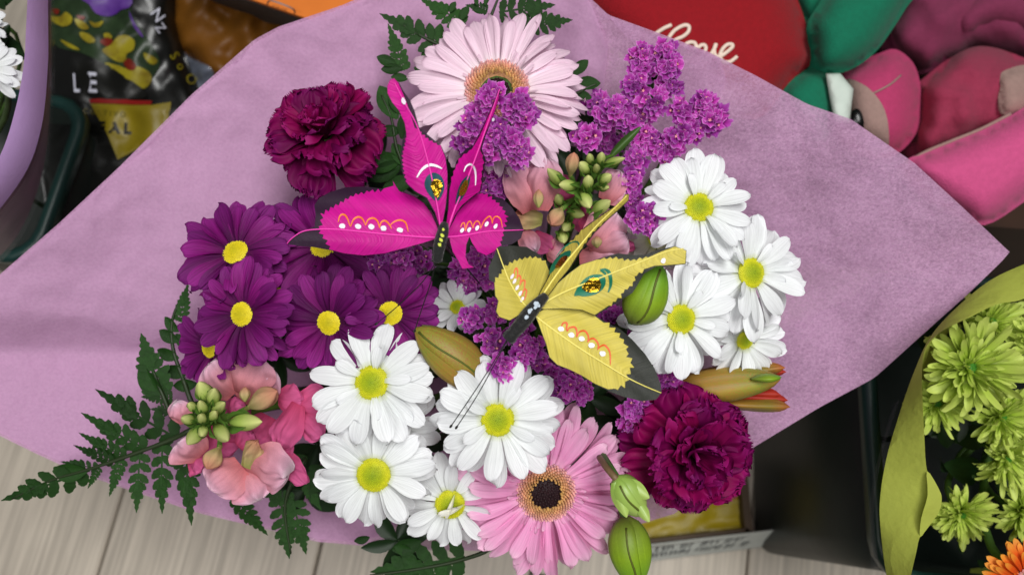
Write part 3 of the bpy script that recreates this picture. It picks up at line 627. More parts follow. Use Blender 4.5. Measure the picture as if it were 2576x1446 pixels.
# ------------------------------------------------------------------ white daisies
daisy('white', 935, 962, 170, .421, -.10, .12, 'large white daisy between the pink snapdragon and the bronze lily bud', disc=.255, layers=((17, 1.02, -.1), (12, .93, .16), (5, .6, .4)))
daisy('white', 940, 1194, 158, .422, -.04, -.06, 'large white daisy above the small daisy with curled petals on its disc', disc=.275, layers=((17, 1.02, -.08), (11, .95, .14)))
daisy('white', 1252, 1055, 176, .415, .05, .05, 'large white daisy with antenna wires across it, overlapping the pink gerbera', disc=.24, layers=((17, 1.02, -.1), (13, .92, .15), (4, .6, .4)))
w4 = daisy('white', 1132, 1268, 136, .445, .0, -.15, 'small white daisy with three narrow petals curled over its disc, beside the pink gerbera', disc=.28, layers=((12, 1.05, -.15), (10, .85, .25)))
for a, l in ((0.2, .5), (1.2, .45), (3.6, .5)):
    petal_at(w4, 'cream', a + math.pi, .35, 136 * .445 / FPX * l, -136 * .445 / FPX * .26, name='petal', z0=.004, wsc=.5)
daisy('white', 985, 1072, 128, .452, .1, -.1, 'half hidden white daisy under two large daisies', disc=.25)
daisy('white', 1150, 772, 78, .462, -.1, .4, 'small white daisy peeping out above the bronze lily bud', disc=.25, layers=((11, 1.0, .3), (9, .9, .6)))
daisy('white', 1758, 521, 153, .425, .02, .18, 'white daisy touching both the magenta statice and the half opened cream daisy', disc=.245, layers=((17, 1.02, -.1), (12, .9, .16), (5, .6, .45)))
daisy('white', 1890, 686, 164, .435, .35, .08, 'white daisy leaning outward over the bare pink wrap', disc=.235, layers=((14, 1.05, -.06), (11, .9, .2), (4, .55, .6)))
daisy('white', 1714, 803, 156, .418, .2, .02, 'white daisy with one petal curled onto its disc, beside the upright green lily bud', disc=.245, layers=((16, 1.02, -.1), (11, .95, .16), (4, .6, .5)))
daisy('white', 1874, 856, 122, .455, .3, -.2, 'white daisy tucked under its neighbours just above the opening orange lily', disc=.2, layers=((13, 1.0, .05), (10, .85, .3)))
daisy('cream', 1650, 600, 100, .468, -.1, -.3, 'half opened cream daisy hidden between snapdragon and statice', disc=.22, layers=((13, 1.0, .2), (11, .85, .6)))
# ------------------------------------------------------------------ purple chrysanthemums
PL3 = ((19, 1.12, -.06), (17, 1.0, .13))
def mum(*a, **k): return daisy('purple', *a, cat='chrysanthemum', **k)
mum(592, 634, 138, .440, -.12, .45, 'purple chrysanthemum with oval yellow disc, outermost beside the bare wrap', disc=.235, layers=PL3)
mum(812, 618, 164, .450, -.05, .35, 'purple chrysanthemum mostly covered by the magenta butterfly wing', disc=.2, layers=PL3)
mum(608, 790, 134, .424, -.3, .05, 'purple chrysanthemum overlapping the small tilted one beside the fern leaflets', disc=.235, layers=PL3)
mum(827, 812, 138, .430, -.2, -.1, 'purple chrysanthemum hanging over a white daisy with long lower petals', disc=.225, layers=PL3)
mum(982, 788, 122, .428, .0, .05, 'purple chrysanthemum with a butterfly antenna tip resting on its disc', disc=.25, layers=PL3)
mum(526, 876, 104, .444, -.5, -.1, 'small tilted purple chrysanthemum above the pink snapdragon', disc=.235, layers=PL3)
mum(712, 712, 128, .452, -.1, .2, 'purple chrysanthemum half buried in the middle of the other purple ones', disc=.22, layers=PL3)
# ------------------------------------------------------------------ gerberas, carnations
gerbera('pale', 1250, 224, 242, .445, .0, .28, 'pale pink gerbera with tan ring, behind the magenta butterfly', ring=.335, eye=.13)
gerbera('pink', 1374, 1238, 240, .448, .05, -.12, 'bright pink gerbera with dark brown eye below the large white daisy', ring=.31, eye=.18)
carnation(812, 326, 148, .452, -.10, .6, 'dark magenta carnation standing against the pink wrap beside the magenta butterfly')
carnation(1745, 1138, 168, .440, .15, -.05, 'dark magenta carnation beside the opening orange lily')

# ------------------------------------------------------------------ statice sprigs
def statice(label, clumps, d, nf=12, fr=15, bind=None, dj=.012):
    cx = sum(c[0] for c in clumps) / len(clumps); cy = sum(c[1] for c in clumps) / len(clumps)
    node = Q(cx, cy, d + .06)
    root = thing('statice_sprig', label, 'statice', loc=node)
    inv = root.matrix_basis.inverted()
    for c in clumps:
        x, y = c[0], c[1]; rr = c[2] if len(c) > 2 else 38; dd = (c[3] if len(c) > 3 else d) + ru(-dj, dj) * .4; s = dd / FPX
        cen = Q(x, y, dd + rr * s * .5)
        out = (cen - node).normalized()
        for k in range(nf):
            an = k * 2.4 + rnd() * .7; r = rr * math.sqrt((k + .3) / nf) * ru(.75, 1.0)
            px, py = x + r * math.cos(an), y + r * math.sin(an) * .9
            nrm = (-FW * .9 + (RT * math.cos(an) - UP * math.sin(an)) * (.9 * r / rr) + out * .6 + Vector((ru(-.2, .2), ru(-.2, .2), 0))).normalized()
            sc = fr * s * ru(.7, 1.25) * (rr / 38) ** .5
            m3 = (frame(nrm) @ Matrix.Rotation(rnd() * 6, 3, 'Z') @ Matrix.Diagonal((sc, sc, sc)))
            obj('floret', random.choice(PM['floret']), None, root, inv @ M4(m3, Q(px, py, dd + (r / rr) ** 2 * rr * s * .6)))
        V, F, uv = tube(bez(node, node + (cen - node) * .3 - Vector((0, 0, .004)), cen - out * .02 + FW * .006, cen + FW * .004, 5), [.0016, .0015, .0014, .0013, .0013, .0022], 6)
        wpart('branch', V, F, M['stem'], root, uv=uv)
    b = bind or (BIND + Vector((ru(-.01, .01), ru(-.01, .01), 0)))
    V, F, uv = tube(bez(node, node + FW * .03, b + (node - b) * .4, b, 8) + [b - Vector((0, 0, .16))], .002, 6)
    wpart('stem', V, F, M['stem'], root, uv=uv)
A3 = aff(.3256, 1210.6, 0)
def cl(pts, r, d): return [(x, y, r, d) for x, y in A3(pts)]
statice('tall magenta statice spray rising against the wrap beside the red cushion', cl([(1240, 420), (1420, 390), (1250, 530), (1450, 520), (1180, 660), (1460, 660)], 33, .445) + cl([(1340, 790), (1230, 880)], 38, .445), .445)
statice('magenta statice spray fanning out over a white daisy and bare wrap', cl([(1560, 860), (1720, 800), (1680, 980), (1800, 920), (1540, 1040), (1370, 1110), (1440, 1190)], 38, .448), .448)
statice('magenta statice with a leafy green stem beside the pale gerbera', cl([(1050, 830), (970, 880), (1250, 1060), (1160, 950)], 36, .45) + cl([(800, 1060)], 40, .442) + cl([(880, 790), (930, 1010), (1000, 1110)], 34, .475), .45)
A4 = aff(.3722, 706.2, 168.2)
statice('violet statice spray in front of the pale gerbera', [(x, y, 37, .408) for x, y in A4([(1420, 190), (1350, 290), (1290, 380), (1590, 250), (1640, 340)])] + [(x, y, 36, .416) for x, y in A4([(1450, 450), (1560, 500), (1610, 570), (1270, 520), (1390, 560)])], .412, nf=12, fr=16)
statice('violet statice tuck beside the magenta butterfly eye spot', [(x, y, 32, .44) for x, y in A4([(1570, 640), (1430, 720), (1500, 800), (1420, 830)])], .44, nf=10)
statice('magenta statice tuft between the snapdragon buds and a white daisy', [(1585, 455, 34, .44), (1600, 400, 30, .445), (1612, 545, 40, .425), (1640, 560, 30, .43), (1590, 500, 26, .445)], .435)
statice('magenta statice under the head of the yellow butterfly', [(1185, 800, 34, .43), (1245, 782, 34, .425), (1235, 855, 36, .42), (1300, 838, 34, .422), (1335, 870, 34, .42), (1265, 920, 38, .408), (1300, 905, 30, .412)], .42)
statice('magenta statice behind the largest yellow wing and the pink gerbera', [(1390, 930, 36, .44), (1430, 965, 36, .438), (1465, 985, 30, .44), (1400, 985, 34, .445), (1350, 905, 30, .44)], .44)
statice('magenta statice filling the gap below the upright green lily bud', [(1540, 800, 34, .445), (1600, 860, 34, .445), (1650, 905, 38, .44), (1690, 945, 34, .44), (1675, 985, 30, .44), (1600, 1025, 36, .45), (1585, 1065, 32, .455), (1625, 955, 34, .455)], .445)
statice('mauve statice below the left wing of the magenta butterfly', [(965, 668, 36, .44), (1010, 650, 34, .44), (930, 650, 30, .445), (985, 695, 28, .442)], .44)
statice('dark violet statice in the shade under the magenta butterfly body', [(1055, 655, 34, .455), (1160, 680, 34, .455), (1200, 655, 34, .45), (1180, 715, 30, .46), (1230, 700, 30, .462), (1250, 620, 30, .455)], .455)

# ------------------------------------------------------------------ snapdragons
def snapdragon(label, A, k, d, lobes, buds, palates, axis_top):
    root = thing('snapdragon', label, 'snapdragon', loc=Q(*axis_top, d + .05)); inv = root.matrix_basis.inverted()
    for key, (a, b, wd, dz) in lobes:
        (ax, ay), (bx, by) = A([a, b]); s = d / FPX
        o = obj('petal_lobe', random.choice(PM[key]), None, root, inv @ span(Q(ax, ay, d + dz + .006), Q(bx, by, d + dz), -FW + RT * ru(-.3, .3) + UP * ru(-.3, .3), wd * 1.32 * k * s))
    for key, (a, b, wd, dz) in buds:
        (ax, ay), (bx, by) = A([a, b]); s = d / FPX; pa = Q(ax, ay, d + dz + .012); pb = Q(bx, by, d + dz)
        W = wd * .7 * k * s; pb = pa + (pb - pa) * .88; x = (pb - pa); L = x.length; x.normalize(); z = (-FW - x * (-FW).dot(x)).normalized(); y = z.cross(x)
        mm = inv @ M4(Matrix((x * L, y * W, z * W)).transposed(), pa)
        o = obj('bud', random.choice(PM[key]), None, root, mm)
        if key == 'budgreen':
            for q in range(3):
                sp_ = obj('sepal', random.choice(PM['sepal']), None, root, inv @ M4(Matrix((x, y, z)).transposed() @ Matrix.Rotation(q * 2.1 + rnd(), 3, 'X'), pa) @ Matrix.Translation((0, 0, W * .22)) @ Matrix.Rotation(-.35, 4, 'Y') @ Matrix.Diagonal((L * .68, W * 1.15, L * .6, 1))); sub(sp_, o)
        core = Q(*axis_top, d + .035)
        V, F, uv = tube([core, core + (pa - core) * .5 + FW * .004, pa + x * L * .1], [.0014, .0012, .0016], 6); sub(wpart('stalk', V, F, M['sepal'], root, uv=uv), o)
    for (cxy, wd, hd, dz) in palates:
        (x, y), = A([cxy]); s = d / FPX; pa = Q(x, y + hd * k * .5, d + dz); pb = Q(x, y - hd * k * .5, d + dz)
        X = pb - pa; L = X.length; X.normalize(); z = (-FW - X * (-FW).dot(X)).normalized(); yv = z.cross(X)
        obj('throat', PM['budpeach'][0], None, root, inv @ M4(Matrix((X * L, yv * wd * k * s, z * wd * k * s)).transposed(), pa))
    add_stem(root, Q(*axis_top, d + .012), -FW, .0028, M['sepal'])
    return root
G = 'budgreen'; PB = 'budpeach'
snapdragon('pink snapdragon with green tip buds behind the yellow butterfly', aff(.23265, 1210.7, 336.3), .23265, .425,
  [('snap', ((540, 830), (330, 330), 330, .012)), ('snap', ((620, 830), (660, 255), 350, .008)), ('peach', ((660, 940), (370, 880), 200, .02)), ('snap', ((420, 1040), (590, 1240), 200, .022)), ('hot', ((560, 1080), (760, 1250), 200, .026)),
   ('snap', ((1180, 1230), (1480, 860), 380, .008)), ('snap', ((1180, 1280), (1580, 1100), 330, .010)), ('snap', ((1060, 1330), (1440, 1300), 240, .013)), ('hot', ((1060, 1000), (1280, 900), 180, .02)), ('snap', ((1330, 720), (1490, 400), 240, .016)), ('snap', ((1300, 700), (1560, 600), 200, .02)), ('hot', ((1000, 760), (760, 520), 300, .03)), ('hot', ((1000, 800), (1280, 980), 300, .03)), ('snap', ((700, 1300), (900, 1250), 260, .024)), ('hot', ((1480, 1280), (1640, 1180), 160, .02))],
  [(PB, ((960, 480), (1010, 165), 210, .006)), (G, ((880, 560), (690, 350), 170, -.004)), (G, ((1050, 570), (810, 550), 170, -.008)), (G, ((1170, 440), (1050, 290), 160, -.012)), (G, ((1190, 340), (1160, 200), 120, -.012)), (G, ((1280, 350), (1310, 180), 130, -.014)), (G, ((1320, 330), (1590, 255), 120, -.010)), (G, ((1240, 420), (1250, 320), 110, -.020)),
   (G, ((1150, 610), (1160, 430), 160, -.014)), (G, ((1280, 540), (1420, 430), 160, -.010)), (G, ((1250, 560), (1400, 590), 120, -.004)), (G, ((1070, 620), (1190, 830), 190, -.010)), (G, ((1170, 880), (1430, 700), 200, 0)), (G, ((940, 840), (1140, 890), 150, .004)), (PB, ((880, 800), (740, 1010), 260, -.004)), (G, ((860, 780), (820, 640), 150, .006)), (G, ((960, 960), (880, 1060), 150, .014)), (G, ((860, 1050), (900, 1200), 170, .018))],
  [((620, 700), 110, 200, .002), ((1250, 1170), 110, 130, .002)], (1210.7 + 1100 * .23265, 336.3 + 640 * .23265))
snapdragon('pink snapdragon with lime green tip buds beside the large fern frond', aff(.28846, 417, 861), .28846, .425,
  [('snap', ((620, 430), (360, 190), 340, .012)), ('snap', ((640, 440), (740, 55), 420, .010)), ('snap', ((650, 500), (930, 260), 320, .013)), ('hot', ((560, 640), (680, 540), 200, .018)),
   ('hot', ((1140, 530), (940, 920), 230, .012)), ('hot', ((980, 480), (1150, 520), 240, .016)), ('hot', ((1120, 580), (1420, 460), 240, .016)), ('hot', ((1150, 620), (1370, 820), 200, .018)),
   ('snap', ((650, 1060), (390, 1290), 330, .008)), ('snap', ((650, 1080), (800, 1380), 330, .010)), ('snap', ((690, 1050), (1020, 1180), 360, .006)), ('peach', ((690, 1090), (770, 860), 150, .004)),
   ('hot', ((430, 760), (700, 620), 320, .03)), ('hot', ((420, 700), (560, 980), 320, .03)), ('hot', ((900, 640), (760, 880), 260, .03)), ('hot', ((940, 930), (1190, 1250), 180, .02)), ('hot', ((880, 960), (1090, 900), 180, .022)), ('hot', ((640, 920), (720, 800), 200, .018)), ('snap', ((300, 1000), (110, 860), 300, .02)), ('snap', ((180, 700), (50, 560), 220, .016)), ('hot', ((230, 1000), (300, 1120), 200, .024))],
  [(PB, ((700, 580), (1010, 400), 260, 0)), (PB, ((480, 900), (340, 1130), 230, .002)), (G, ((560, 700), (880, 690), 210, -.006)), (G, ((370, 500), (280, 320), 190, -.010)), (G, ((400, 540), (430, 380), 160, -.014)), (G, ((410, 610), (530, 510), 140, -.012)), (G, ((340, 620), (290, 490), 120, -.018)), (G, ((260, 590), (190, 520), 110, -.014)), (G, ((260, 690), (120, 650), 130, -.010)),
   (G, ((330, 700), (300, 620), 110, -.020)), (G, ((400, 670), (440, 590), 110, -.018)), (G, ((310, 750), (170, 910), 180, -.010)), (G, ((340, 720), (310, 830), 120, -.014)), (G, ((420, 710), (560, 880), 180, -.008))],
  [((690, 450), 90, 130, .004)], (417 + 430 * .28846, 861 + 690 * .28846))

# ------------------------------------------------------------------ lily buds
def lily_bud(label, a, b, wpx, d, key, stem_to=None, dz=0.0, lob=3, name='lily_bud'):
    pa = Q(*a, d + dz); pb = Q(*b, d); X = pb - pa; L = X.length; X.normalize(); W = wpx * d / FPX
    z = (-FW - X * (-FW).dot(X)).normalized(); y = z.cross(X)
    root = thing(name, label, 'flower bud', loc=pa); inv = root.matrix_basis.inverted()
    base = M4(Matrix((X * L, y * W, z * W)).transposed(), pa)
    n = 14; prof = [(t, 0.5 * (math.sin(math.pi * t ** 0.8) ** 0.62) * (1 if t < .9 else .94) + .02) for t in [i / n for i in range(n + 1)]]
    prof[0] = (0, .13); prof[-1] = (1.0, .05)
    obj('bud', lathe_mesh('bud', prof, 30, 3, .16, M[key]), None, root, inv @ base)
    for q in range(3):                                   # overlapping outer tepals, raised midrib
        V = []; F = []; uv = []
        for j in range(13):
            t = .04 + .94 * j / 12; r = 0.5 * (math.sin(math.pi * t ** 0.8) ** 0.62) * 1.05 + .012
            for i in range(7):
                u = i / 6 * 2 - 1; an = q * 2.094 + .6 + u * 0.72 * math.sin(math.pi * min(1, t * .9 + .1)) ** .5; rr = r * (1.035 - .05 * u * u + .03 * math.exp(-(u * 5) ** 2))
                V.append((t, rr * math.cos(an), rr * math.sin(an))); uv.append((i / 6, t))
            if j:
                for i in range(6): F.append(((j - 1) * 7 + i, j * 7 + i, j * 7 + i + 1, (j - 1) * 7 + i + 1))
        obj('tepal', mesh('tepal', V, F, uv=uv), M['lilymix'] if key == 'lilybrown' and q == 0 else M[key], root, inv @ base)
    for q in range(3):                                   # dark seams where the tepals meet
        pts = []
        for j in range(12):
            t = .1 + .86 * j / 11; r = 0.5 * (math.sin(math.pi * t ** 0.8) ** 0.62) * 1.03 + .012; an = q * 2.094 + .6 + 1.047 + .12 * math.sin(t * 5); pts.append(base @ Vector((t, r * math.cos(an), r * math.sin(an))))
        V, F, uv = tube(pts, .0007, 5); wpart('seam', V, F, M['seam'], root, uv=uv)
    st = stem_to or BIND
    pts = bez(pa + X * .002, pa - X * .006 + FW * .05, st + (pa - st) * .45, Vector(st), 8); V, F, uv = tube(pts + [Vector(st) - Vector((0, 0, .15))], [.0022] * 9 + [.002], 6)
    wpart('stem', V, F, M['stem'], root, uv=uv); return root
lily_bud('bronze green lily bud touching the large white daisies', (1222, 962), (1046, 826), 112, .418, 'lilybrown', dz=.010)
lily_bud('plump upright green lily bud under the tip of the yellow forewing', (1592, 812), (1664, 668), 100, .395, 'lily', dz=.012)
lily_bud('green lily bud hanging below the pink gerbera', (1572, 1300), (1600, 1476), 100, .44, 'lily', dz=.002)
tw = lily_bud('pale green twisted bud on a brown stalk resting on the pink gerbera', (1550, 1200), (1618, 1296), 74, .415, 'budpale', dz=-.004)
V, F, uv = tube(smoothpts([Q(1508, 1150, .436), Q(1526, 1176, .418), Q(1543, 1196, .411), Q(1554, 1208, .411)], 4), [.0019] * 13, 8); wpart('stalk', V, F, M['brownstem'], tw, uv=uv)
for a, b, w_ in (((1600, 1262), (1634, 1312), 30), ((1566, 1215), (1634, 1252), 44), ((1548, 1212), (1576, 1302), 40)):
    obj('bract', petal_mesh('bract', 1, lambda t: math.sin(math.pi * min(1, t * .85 + .12)) ** .8, arch=.15, droop=.25, cup=-.2, nx=6, ny=8, seed=w_), M['budpale'], tw, tw.matrix_basis.inverted() @ span(Q(*a, .408), Q(*b, .404), -FW, w_ * .41 / FPX))
def openlily():
    root = thing('opening_lily', 'opening orange lily with red inner edges lying on the pink wrap', 'lily', loc=Q(1740, 960, .45)); inv = root.matrix_basis.inverted()
    d = .448
    for (a, b, w_, dz, key) in (((1715, 962), (1978, 926), 46, .012, 'lilyopen'), ((1726, 1012), (1990, 1024), 44, .008, 'lilyopen'), ((1760, 990), (1984, 1008), 40, .013, 'lilyred'), ((1760, 955), (1980, 936), 36, .015, 'lilyred'), ((1750, 985), (1966, 992), 40, .012, 'lilyred')):
        me = petal_mesh('tepal', 1.0, lambda t: (.55 + .45 * math.sin(math.pi * t * .8 + .3)) if t < .72 else .98 * math.sqrt(max(0, 1 - ((t - .72) / .285) ** 2)), arch=.10, droop=.12, cup=-.32, nx=8, ny=12, seed=rnd() * 5, m=M[key])
        obj('tepal', me, None, root, inv @ span(Q(*a, d + dz), Q(*b, d + dz), -FW, w_ * d / FPX))
    n = 14; prof = [(t, 0.5 * (math.sin(math.pi * t ** 0.85) ** 0.55) + .02) for t in [i / n for i in range(n + 1)]]; prof[0] = (0, .15); prof[-1] = (1, .05)
    pa, pb = Q(1690, 985, d + .012), Q(1962, 952, d + .004); X = (pb - pa); L_ = X.length; X.normalize(); z = (-FW - X * (-FW).dot(X)).normalized(); y = z.cross(X); W_ = 84 * d / FPX
    obj('bud', lathe_mesh('bud', prof, 30, 3, .2, M['lilymix']), None, root, inv @ M4(Matrix((X * L_, y * W_, z * W_)).transposed(), pa))
    obj('tip', lathe_mesh('tip', egg(), 10, 0, 0, M['lily']), None, root, inv @ span(Q(1890, 953, d - .004), Q(1966, 948, d - .003), -FW, 22 * d / FPX))
    add_stem(root, Q(1728, 975, .455), (RT * .7 - FW * .3).normalized(), .0026)
openlily()

# ------------------------------------------------------------------ ferns
def pinna_mesh(i, n=7, W=.30, lobed=True):
    V = []; F = []; uv = []; rng = random.Random(40 + i)
    def leaf(x0, y0, ang, L, w_, z):
        b = len(V); k = 7; ca, sa = math.cos(ang), math.sin(ang)
        for j in range(k + 1):
            t = j / k; ww = w_ * (math.sin(math.pi * (t * .93 + .05)) ** .7) * (1 + .10 * (-1) ** j * (t > .3))
            for s in (-1, 0, 1):
                x, y = t * L, s * ww; V.append((x0 + x * ca - y * sa, y0 + x * sa + y * ca, z - .10 * t * t * L + (.10 * w_ if s else 0))); uv.append((x0, y0 + x * .7))
        for j in range(k):
            for s in range(2): F.append((b + j * 3 + s, b + (j + 1) * 3 + s, b + (j + 1) * 3 + s + 1, b + j * 3 + s + 1))
    for q in range(n):
        x = .03 + .62 * q / (n - 1); L = W * (.62 + .35 * math.sin(math.pi * (q / n * .7 + .25))) * (1 - .5 * (q / n) ** 2)
        for s in (-1, 1): leaf(x + rng.uniform(-.01, .01), 0, s * (1.08 - .35 * q / n + rng.uniform(-.06, .06)), L * rng.uniform(.9, 1.08), .072 * (1 - .25 * q / n), rng.uniform(-.005, .008))
    # serrated tip blade and midrib
    k = 12; b = len(V)
    for j in range(k + 1):
        t = j / k; ww = (.115 * (1 - t) ** .75 + .004) * (1 + .22 * (-1) ** j) * min(1, .35 + t * 2.5)
        for s in (-1, 0, 1): V.append((.45 + .55 * t, s * ww, -.03 * t + (.02 if s else .004) * (1 - t))); uv.append((.45 + t, s * .1))
    for j in range(k):
        for s in range(2): F.append((b + j * 3 + s, b + (j + 1) * 3 + s, b + (j + 1) * 3 + s + 1, b + j * 3 + s + 1))
    b = len(V)
    for j in range(6):
        t = j / 5
        for s in (-1, 1): V.append((t * .6, s * .016, .012)); uv.append((t, 0))
        if j: F.append((b + 2 * j - 2, b + 2 * j, b + 2 * j + 1, b + 2 * j - 1))
    F2 = [f[::-1] for f in F]
    return mesh('pinna', V, F2, uv=uv, mats=[M['fern']])
PINNA = [pinna_mesh(0, 5, .27), pinna_mesh(1, 6, .27), pinna_mesh(2, 6, .25)]
def leaflet_mesh():
    return petal_mesh('leaflet', .52, lambda t: math.sin(math.pi * min(1, t * .97 + .02)) ** .7, arch=.05, droop=.12, cup=.25, nx=4, ny=8, m=M['fern'])
LEAFLET = leaflet_mesh()
def fern(label, A, rachis, pinnae, leaflets, d, bind=True, wsc=1.0, slope=0.0):
    rp = A(rachis); root = thing('fern_frond', label, 'fern', loc=Q(*rp[-1], d + .02)); inv = root.matrix_basis.inverted()
    pts = [Q(x, y, d + slope * i) for i, (x, y) in enumerate(rp)]
    if bind: pts += [pts[-1] + FW * .03, BIND + (pts[-1] - BIND) * .4 - Vector((0, 0, .015)), BIND + Vector((ru(-.01, .01), ru(-.01, .01), 0)), BIND - Vector((0, 0, .15))]
    sp = smoothpts(pts, 5); n = len(sp); V, F, uv = tube(sp, [.0006 + .0012 * min(1, i / (n * .5)) for i in range(n)], 6); wpart('rachis', V, F, M['rachis'], root, uv=uv)
    for a, b in pinnae:
        (ax, ay), (bx, by) = A([a, b]); dz = ru(-.003, .003)
        m_ = span(Q(ax, ay, d + .001), Q(bx, by, d + dz), -FW, 1); L = (Q(bx, by, d) - Q(ax, ay, d)).length
        pa = Q(ax, ay, d + .001); X = (Q(bx, by, d + dz) - pa).normalized(); z = (-FW + RT * ru(-.25, .25) + UP * ru(-.25, .25)); z = (z - X * z.dot(X)).normalized(); y = z.cross(X)
        obj('pinna', random.choice(PINNA), None, root, inv @ M4(Matrix((X * L, y * L * wsc, z * L)).transposed(), pa))
    for a, b in leaflets:
        (ax, ay), (bx, by) = A([a, b])
        obj('leaflet', LEAFLET, None, root, inv @ span(Q(ax, ay, d), Q(bx, by, d), -FW + RT * ru(-.2, .2), (Q(bx, by, d) - Q(ax, ay, d)).length))
A8 = aff(.5118, 0, 706.2)
fern('large dark fern frond reaching past the wrap over the floor', A8, [(60, 1070), (250, 980), (420, 930), (600, 870), (840, 780), (960, 720)],
     [((870, 770), (455, 533)), ((720, 825), (400, 655)), ((620, 865), (375, 745)), ((560, 890), (355, 808)), ((480, 920), (303, 890)), ((430, 930), (8, 1082)), ((600, 875), (535, 1060)), ((490, 915), (425, 1028)), ((690, 845), (668, 1138)), ((800, 800), (792, 1148)), ((915, 800), (935, 1203))], [((430, 935), (250, 940))], .47, wsc=.84)
fern('short fern tip rising beside the pink snapdragon', A8, [(705, 300), (745, 420), (800, 560), (870, 700)], [((790, 560), (690, 258)), ((850, 570), (690, 570)), ((880, 640), (745, 630))], [((770, 540), (675, 430)), ((800, 560), (672, 425))], .475, wsc=1.25)
fern('fern frond half hidden under the purple chrysanthemums', A8, [(920, 30), (850, 180), (850, 330), (900, 480), (960, 620)], [((880, 200), (925, 5))], [((880, 250), (805, 178)), ((880, 300), (778, 243)), ((880, 380), (768, 340)), ((930, 450), (795, 440)), ((970, 505), (848, 518)), ((930, 330), (860, 260))], .485, wsc=.9)
fern('fern sprays hanging below the pink snapdragon over the floor', A8, [(1430, 1340), (1400, 1130), (1430, 1000), (1500, 880)], [((1150, 1060), (1315, 1255)), ((1380, 1060), (1420, 1365)), ((1440, 1080), (1505, 1350)), ((1440, 1080), (1270, 1030)), ((1480, 850), (1440, 1010)), ((1560, 900), (1530, 1100)), ((1500, 1000), (1580, 1130))], [((1430, 900), (1440, 820))], .49, wsc=1.1)
A8b = aff(.24805, 908, 0)
fern('fern frond spreading out behind the pale gerbera towards the carnation', A8b, [(330, 190), (560, 340), (830, 480), (1100, 650)], [((850, 490), (195, 140)), ((440, 720), (280, 250))], [((360, 660), (155, 575)), ((420, 700), (200, 705)), ((720, 420), (690, 230)), ((790, 450), (800, 235)), ((640, 390), (560, 210)), ((660, 700), (690, 530)), ((480, 800), (300, 780))], .475, wsc=.95)
fern('fern tips standing up above the pale gerbera', A8b, [(1410, -60), (1350, 90), (1300, 230), (1280, 400)], [((1060, 250), (600, -20)), ((1400, 130), (1970, 45)), ((1640, 260), (2145, 200)), ((1290, 100), (1050, 50))], [((900, 130), (960, 15)), ((1010, 210), (1090, 60)), ((1260, 60), (1290, -40)), ((1130, 100), (1260, 130)), ((1180, 60), (1160, -30))], .478, wsc=1.2)
fern('dark fern leaflets between the carnation and the magenta butterfly', aff(1, 0, 0), [(960, 240), (985, 300), (1000, 380), (1040, 460)], [], [((1000, 300), (952, 215)), ((1010, 290), (985, 220)), ((1010, 330), (950, 330)), ((1010, 350), (1040, 270)), ((1010, 400), (905, 420)), ((1010, 410), (930, 455)), ((1030, 420), (985, 360)), ((1040, 450), (960, 480)), ((1000, 420), (880, 385)), ((1100, 180), (1060, 130)), ((1090, 190), (1040, 170))], .478)
fern('small fern tips poking out between the pale gerbera and the tall statice', aff(1, 0, 0), [(1500, 212), (1470, 225), (1420, 260)], [], [((1445, 215), (1512, 208)), ((1440, 190), (1480, 150)), ((1440, 240), (1490, 245))], .478)
fern('fern frond lying under the daisy with curled petals on its disc', aff(1, 0, 0), [(930, 1446), (1040, 1432), (1150, 1410), (1230, 1380)], [((1130, 1400), (1090, 1480)), ((1170, 1400), (930, 1440)), ((1100, 1420), (1020, 1480))], [((1040, 1390), (990, 1372)), ((1060, 1360), (985, 1385)), ((930, 1350), (890, 1362))], .49, wsc=1.1)
# broad dark leaves added to keep the gaps between the flowers dark
def leaf_sprig(px, py, d, n, spread, ang0, label='dark green leafy filler sprig deep between the flowers'):
    c = Q(px, py, d); root = thing('leaf_sprig', label, 'leaf sprig', loc=c, group='dark filler leaves inside the bouquet'); inv = root.matrix_basis.inverted()
    for k in range(n):
        a = ang0 + k * 2 * math.pi / n + ru(-.3, .3); r = spread * ru(.8, 1.15); b = Q(px + r * math.cos(a), py + r * math.sin(a), d + ru(-.01, .012))
        obj('leaf', random.choice(PM['leaf']), None, root, inv @ span(c, b, (-FW + RT * ru(-.4, .4) + UP * ru(-.4, .4)), (b - c).length * 1.15))
    add_stem(root, c, -FW, .0015)
for x, y, wh in ((1100, 480, 'between the magenta forewings and the carnation'), (1400, 380, 'under the front petals of the pale gerbera'), (1500, 330, 'at the foot of the tall statice spray'), (1380, 700, 'under the yellow forewings'), (1150, 700, 'under the magenta butterfly body'), (1040, 720, 'beside the mauve statice below the magenta wing'), (1560, 900, 'below the upright green lily bud'),
        (1480, 1000, 'between the black wing tip and the pink gerbera'), (1560, 1080, 'between the pink gerbera and the dark carnation'), (1100, 850, 'around the bronze lily bud'), (780, 760, 'between the purple chrysanthemums'), (700, 890, 'between the small purple chrysanthemum and the pink snapdragon'), (1650, 760, 'behind the upright green lily bud'), (1800, 760, 'in the gap amid the daisies beside the bare wrap'),
        (800, 1120, 'between the hot pink snapdragon lobes and the white daisies'), (770, 1230, 'behind the fern sprays over the floor'), (1060, 1130, 'in the gap amid the three largest daisies'), (1000, 1360, 'under the lower petals of the daisy with the curled-petal neighbour'), (1350, 1000, 'under the antenna-crossed daisy'), (1640, 1000, 'between the opening lily and the statice'), (930, 420, 'under the upper carnation'),
        (1550, 520, 'between the snapdragon buds and the half opened cream daisy'), (1530, 1230, 'beneath the pale twisted bud'), (1250, 560, 'between the two butterflies')):
    leaf_sprig(x, y, .505 + ru(-.01, .012), 6, 100, rnd() * 6, 'dark green filler leaves ' + wh)
g = thing('grass_leaf', 'narrow bright green leaf crossing the statice stems', 'leaf', loc=Q(1545, 385, .44))
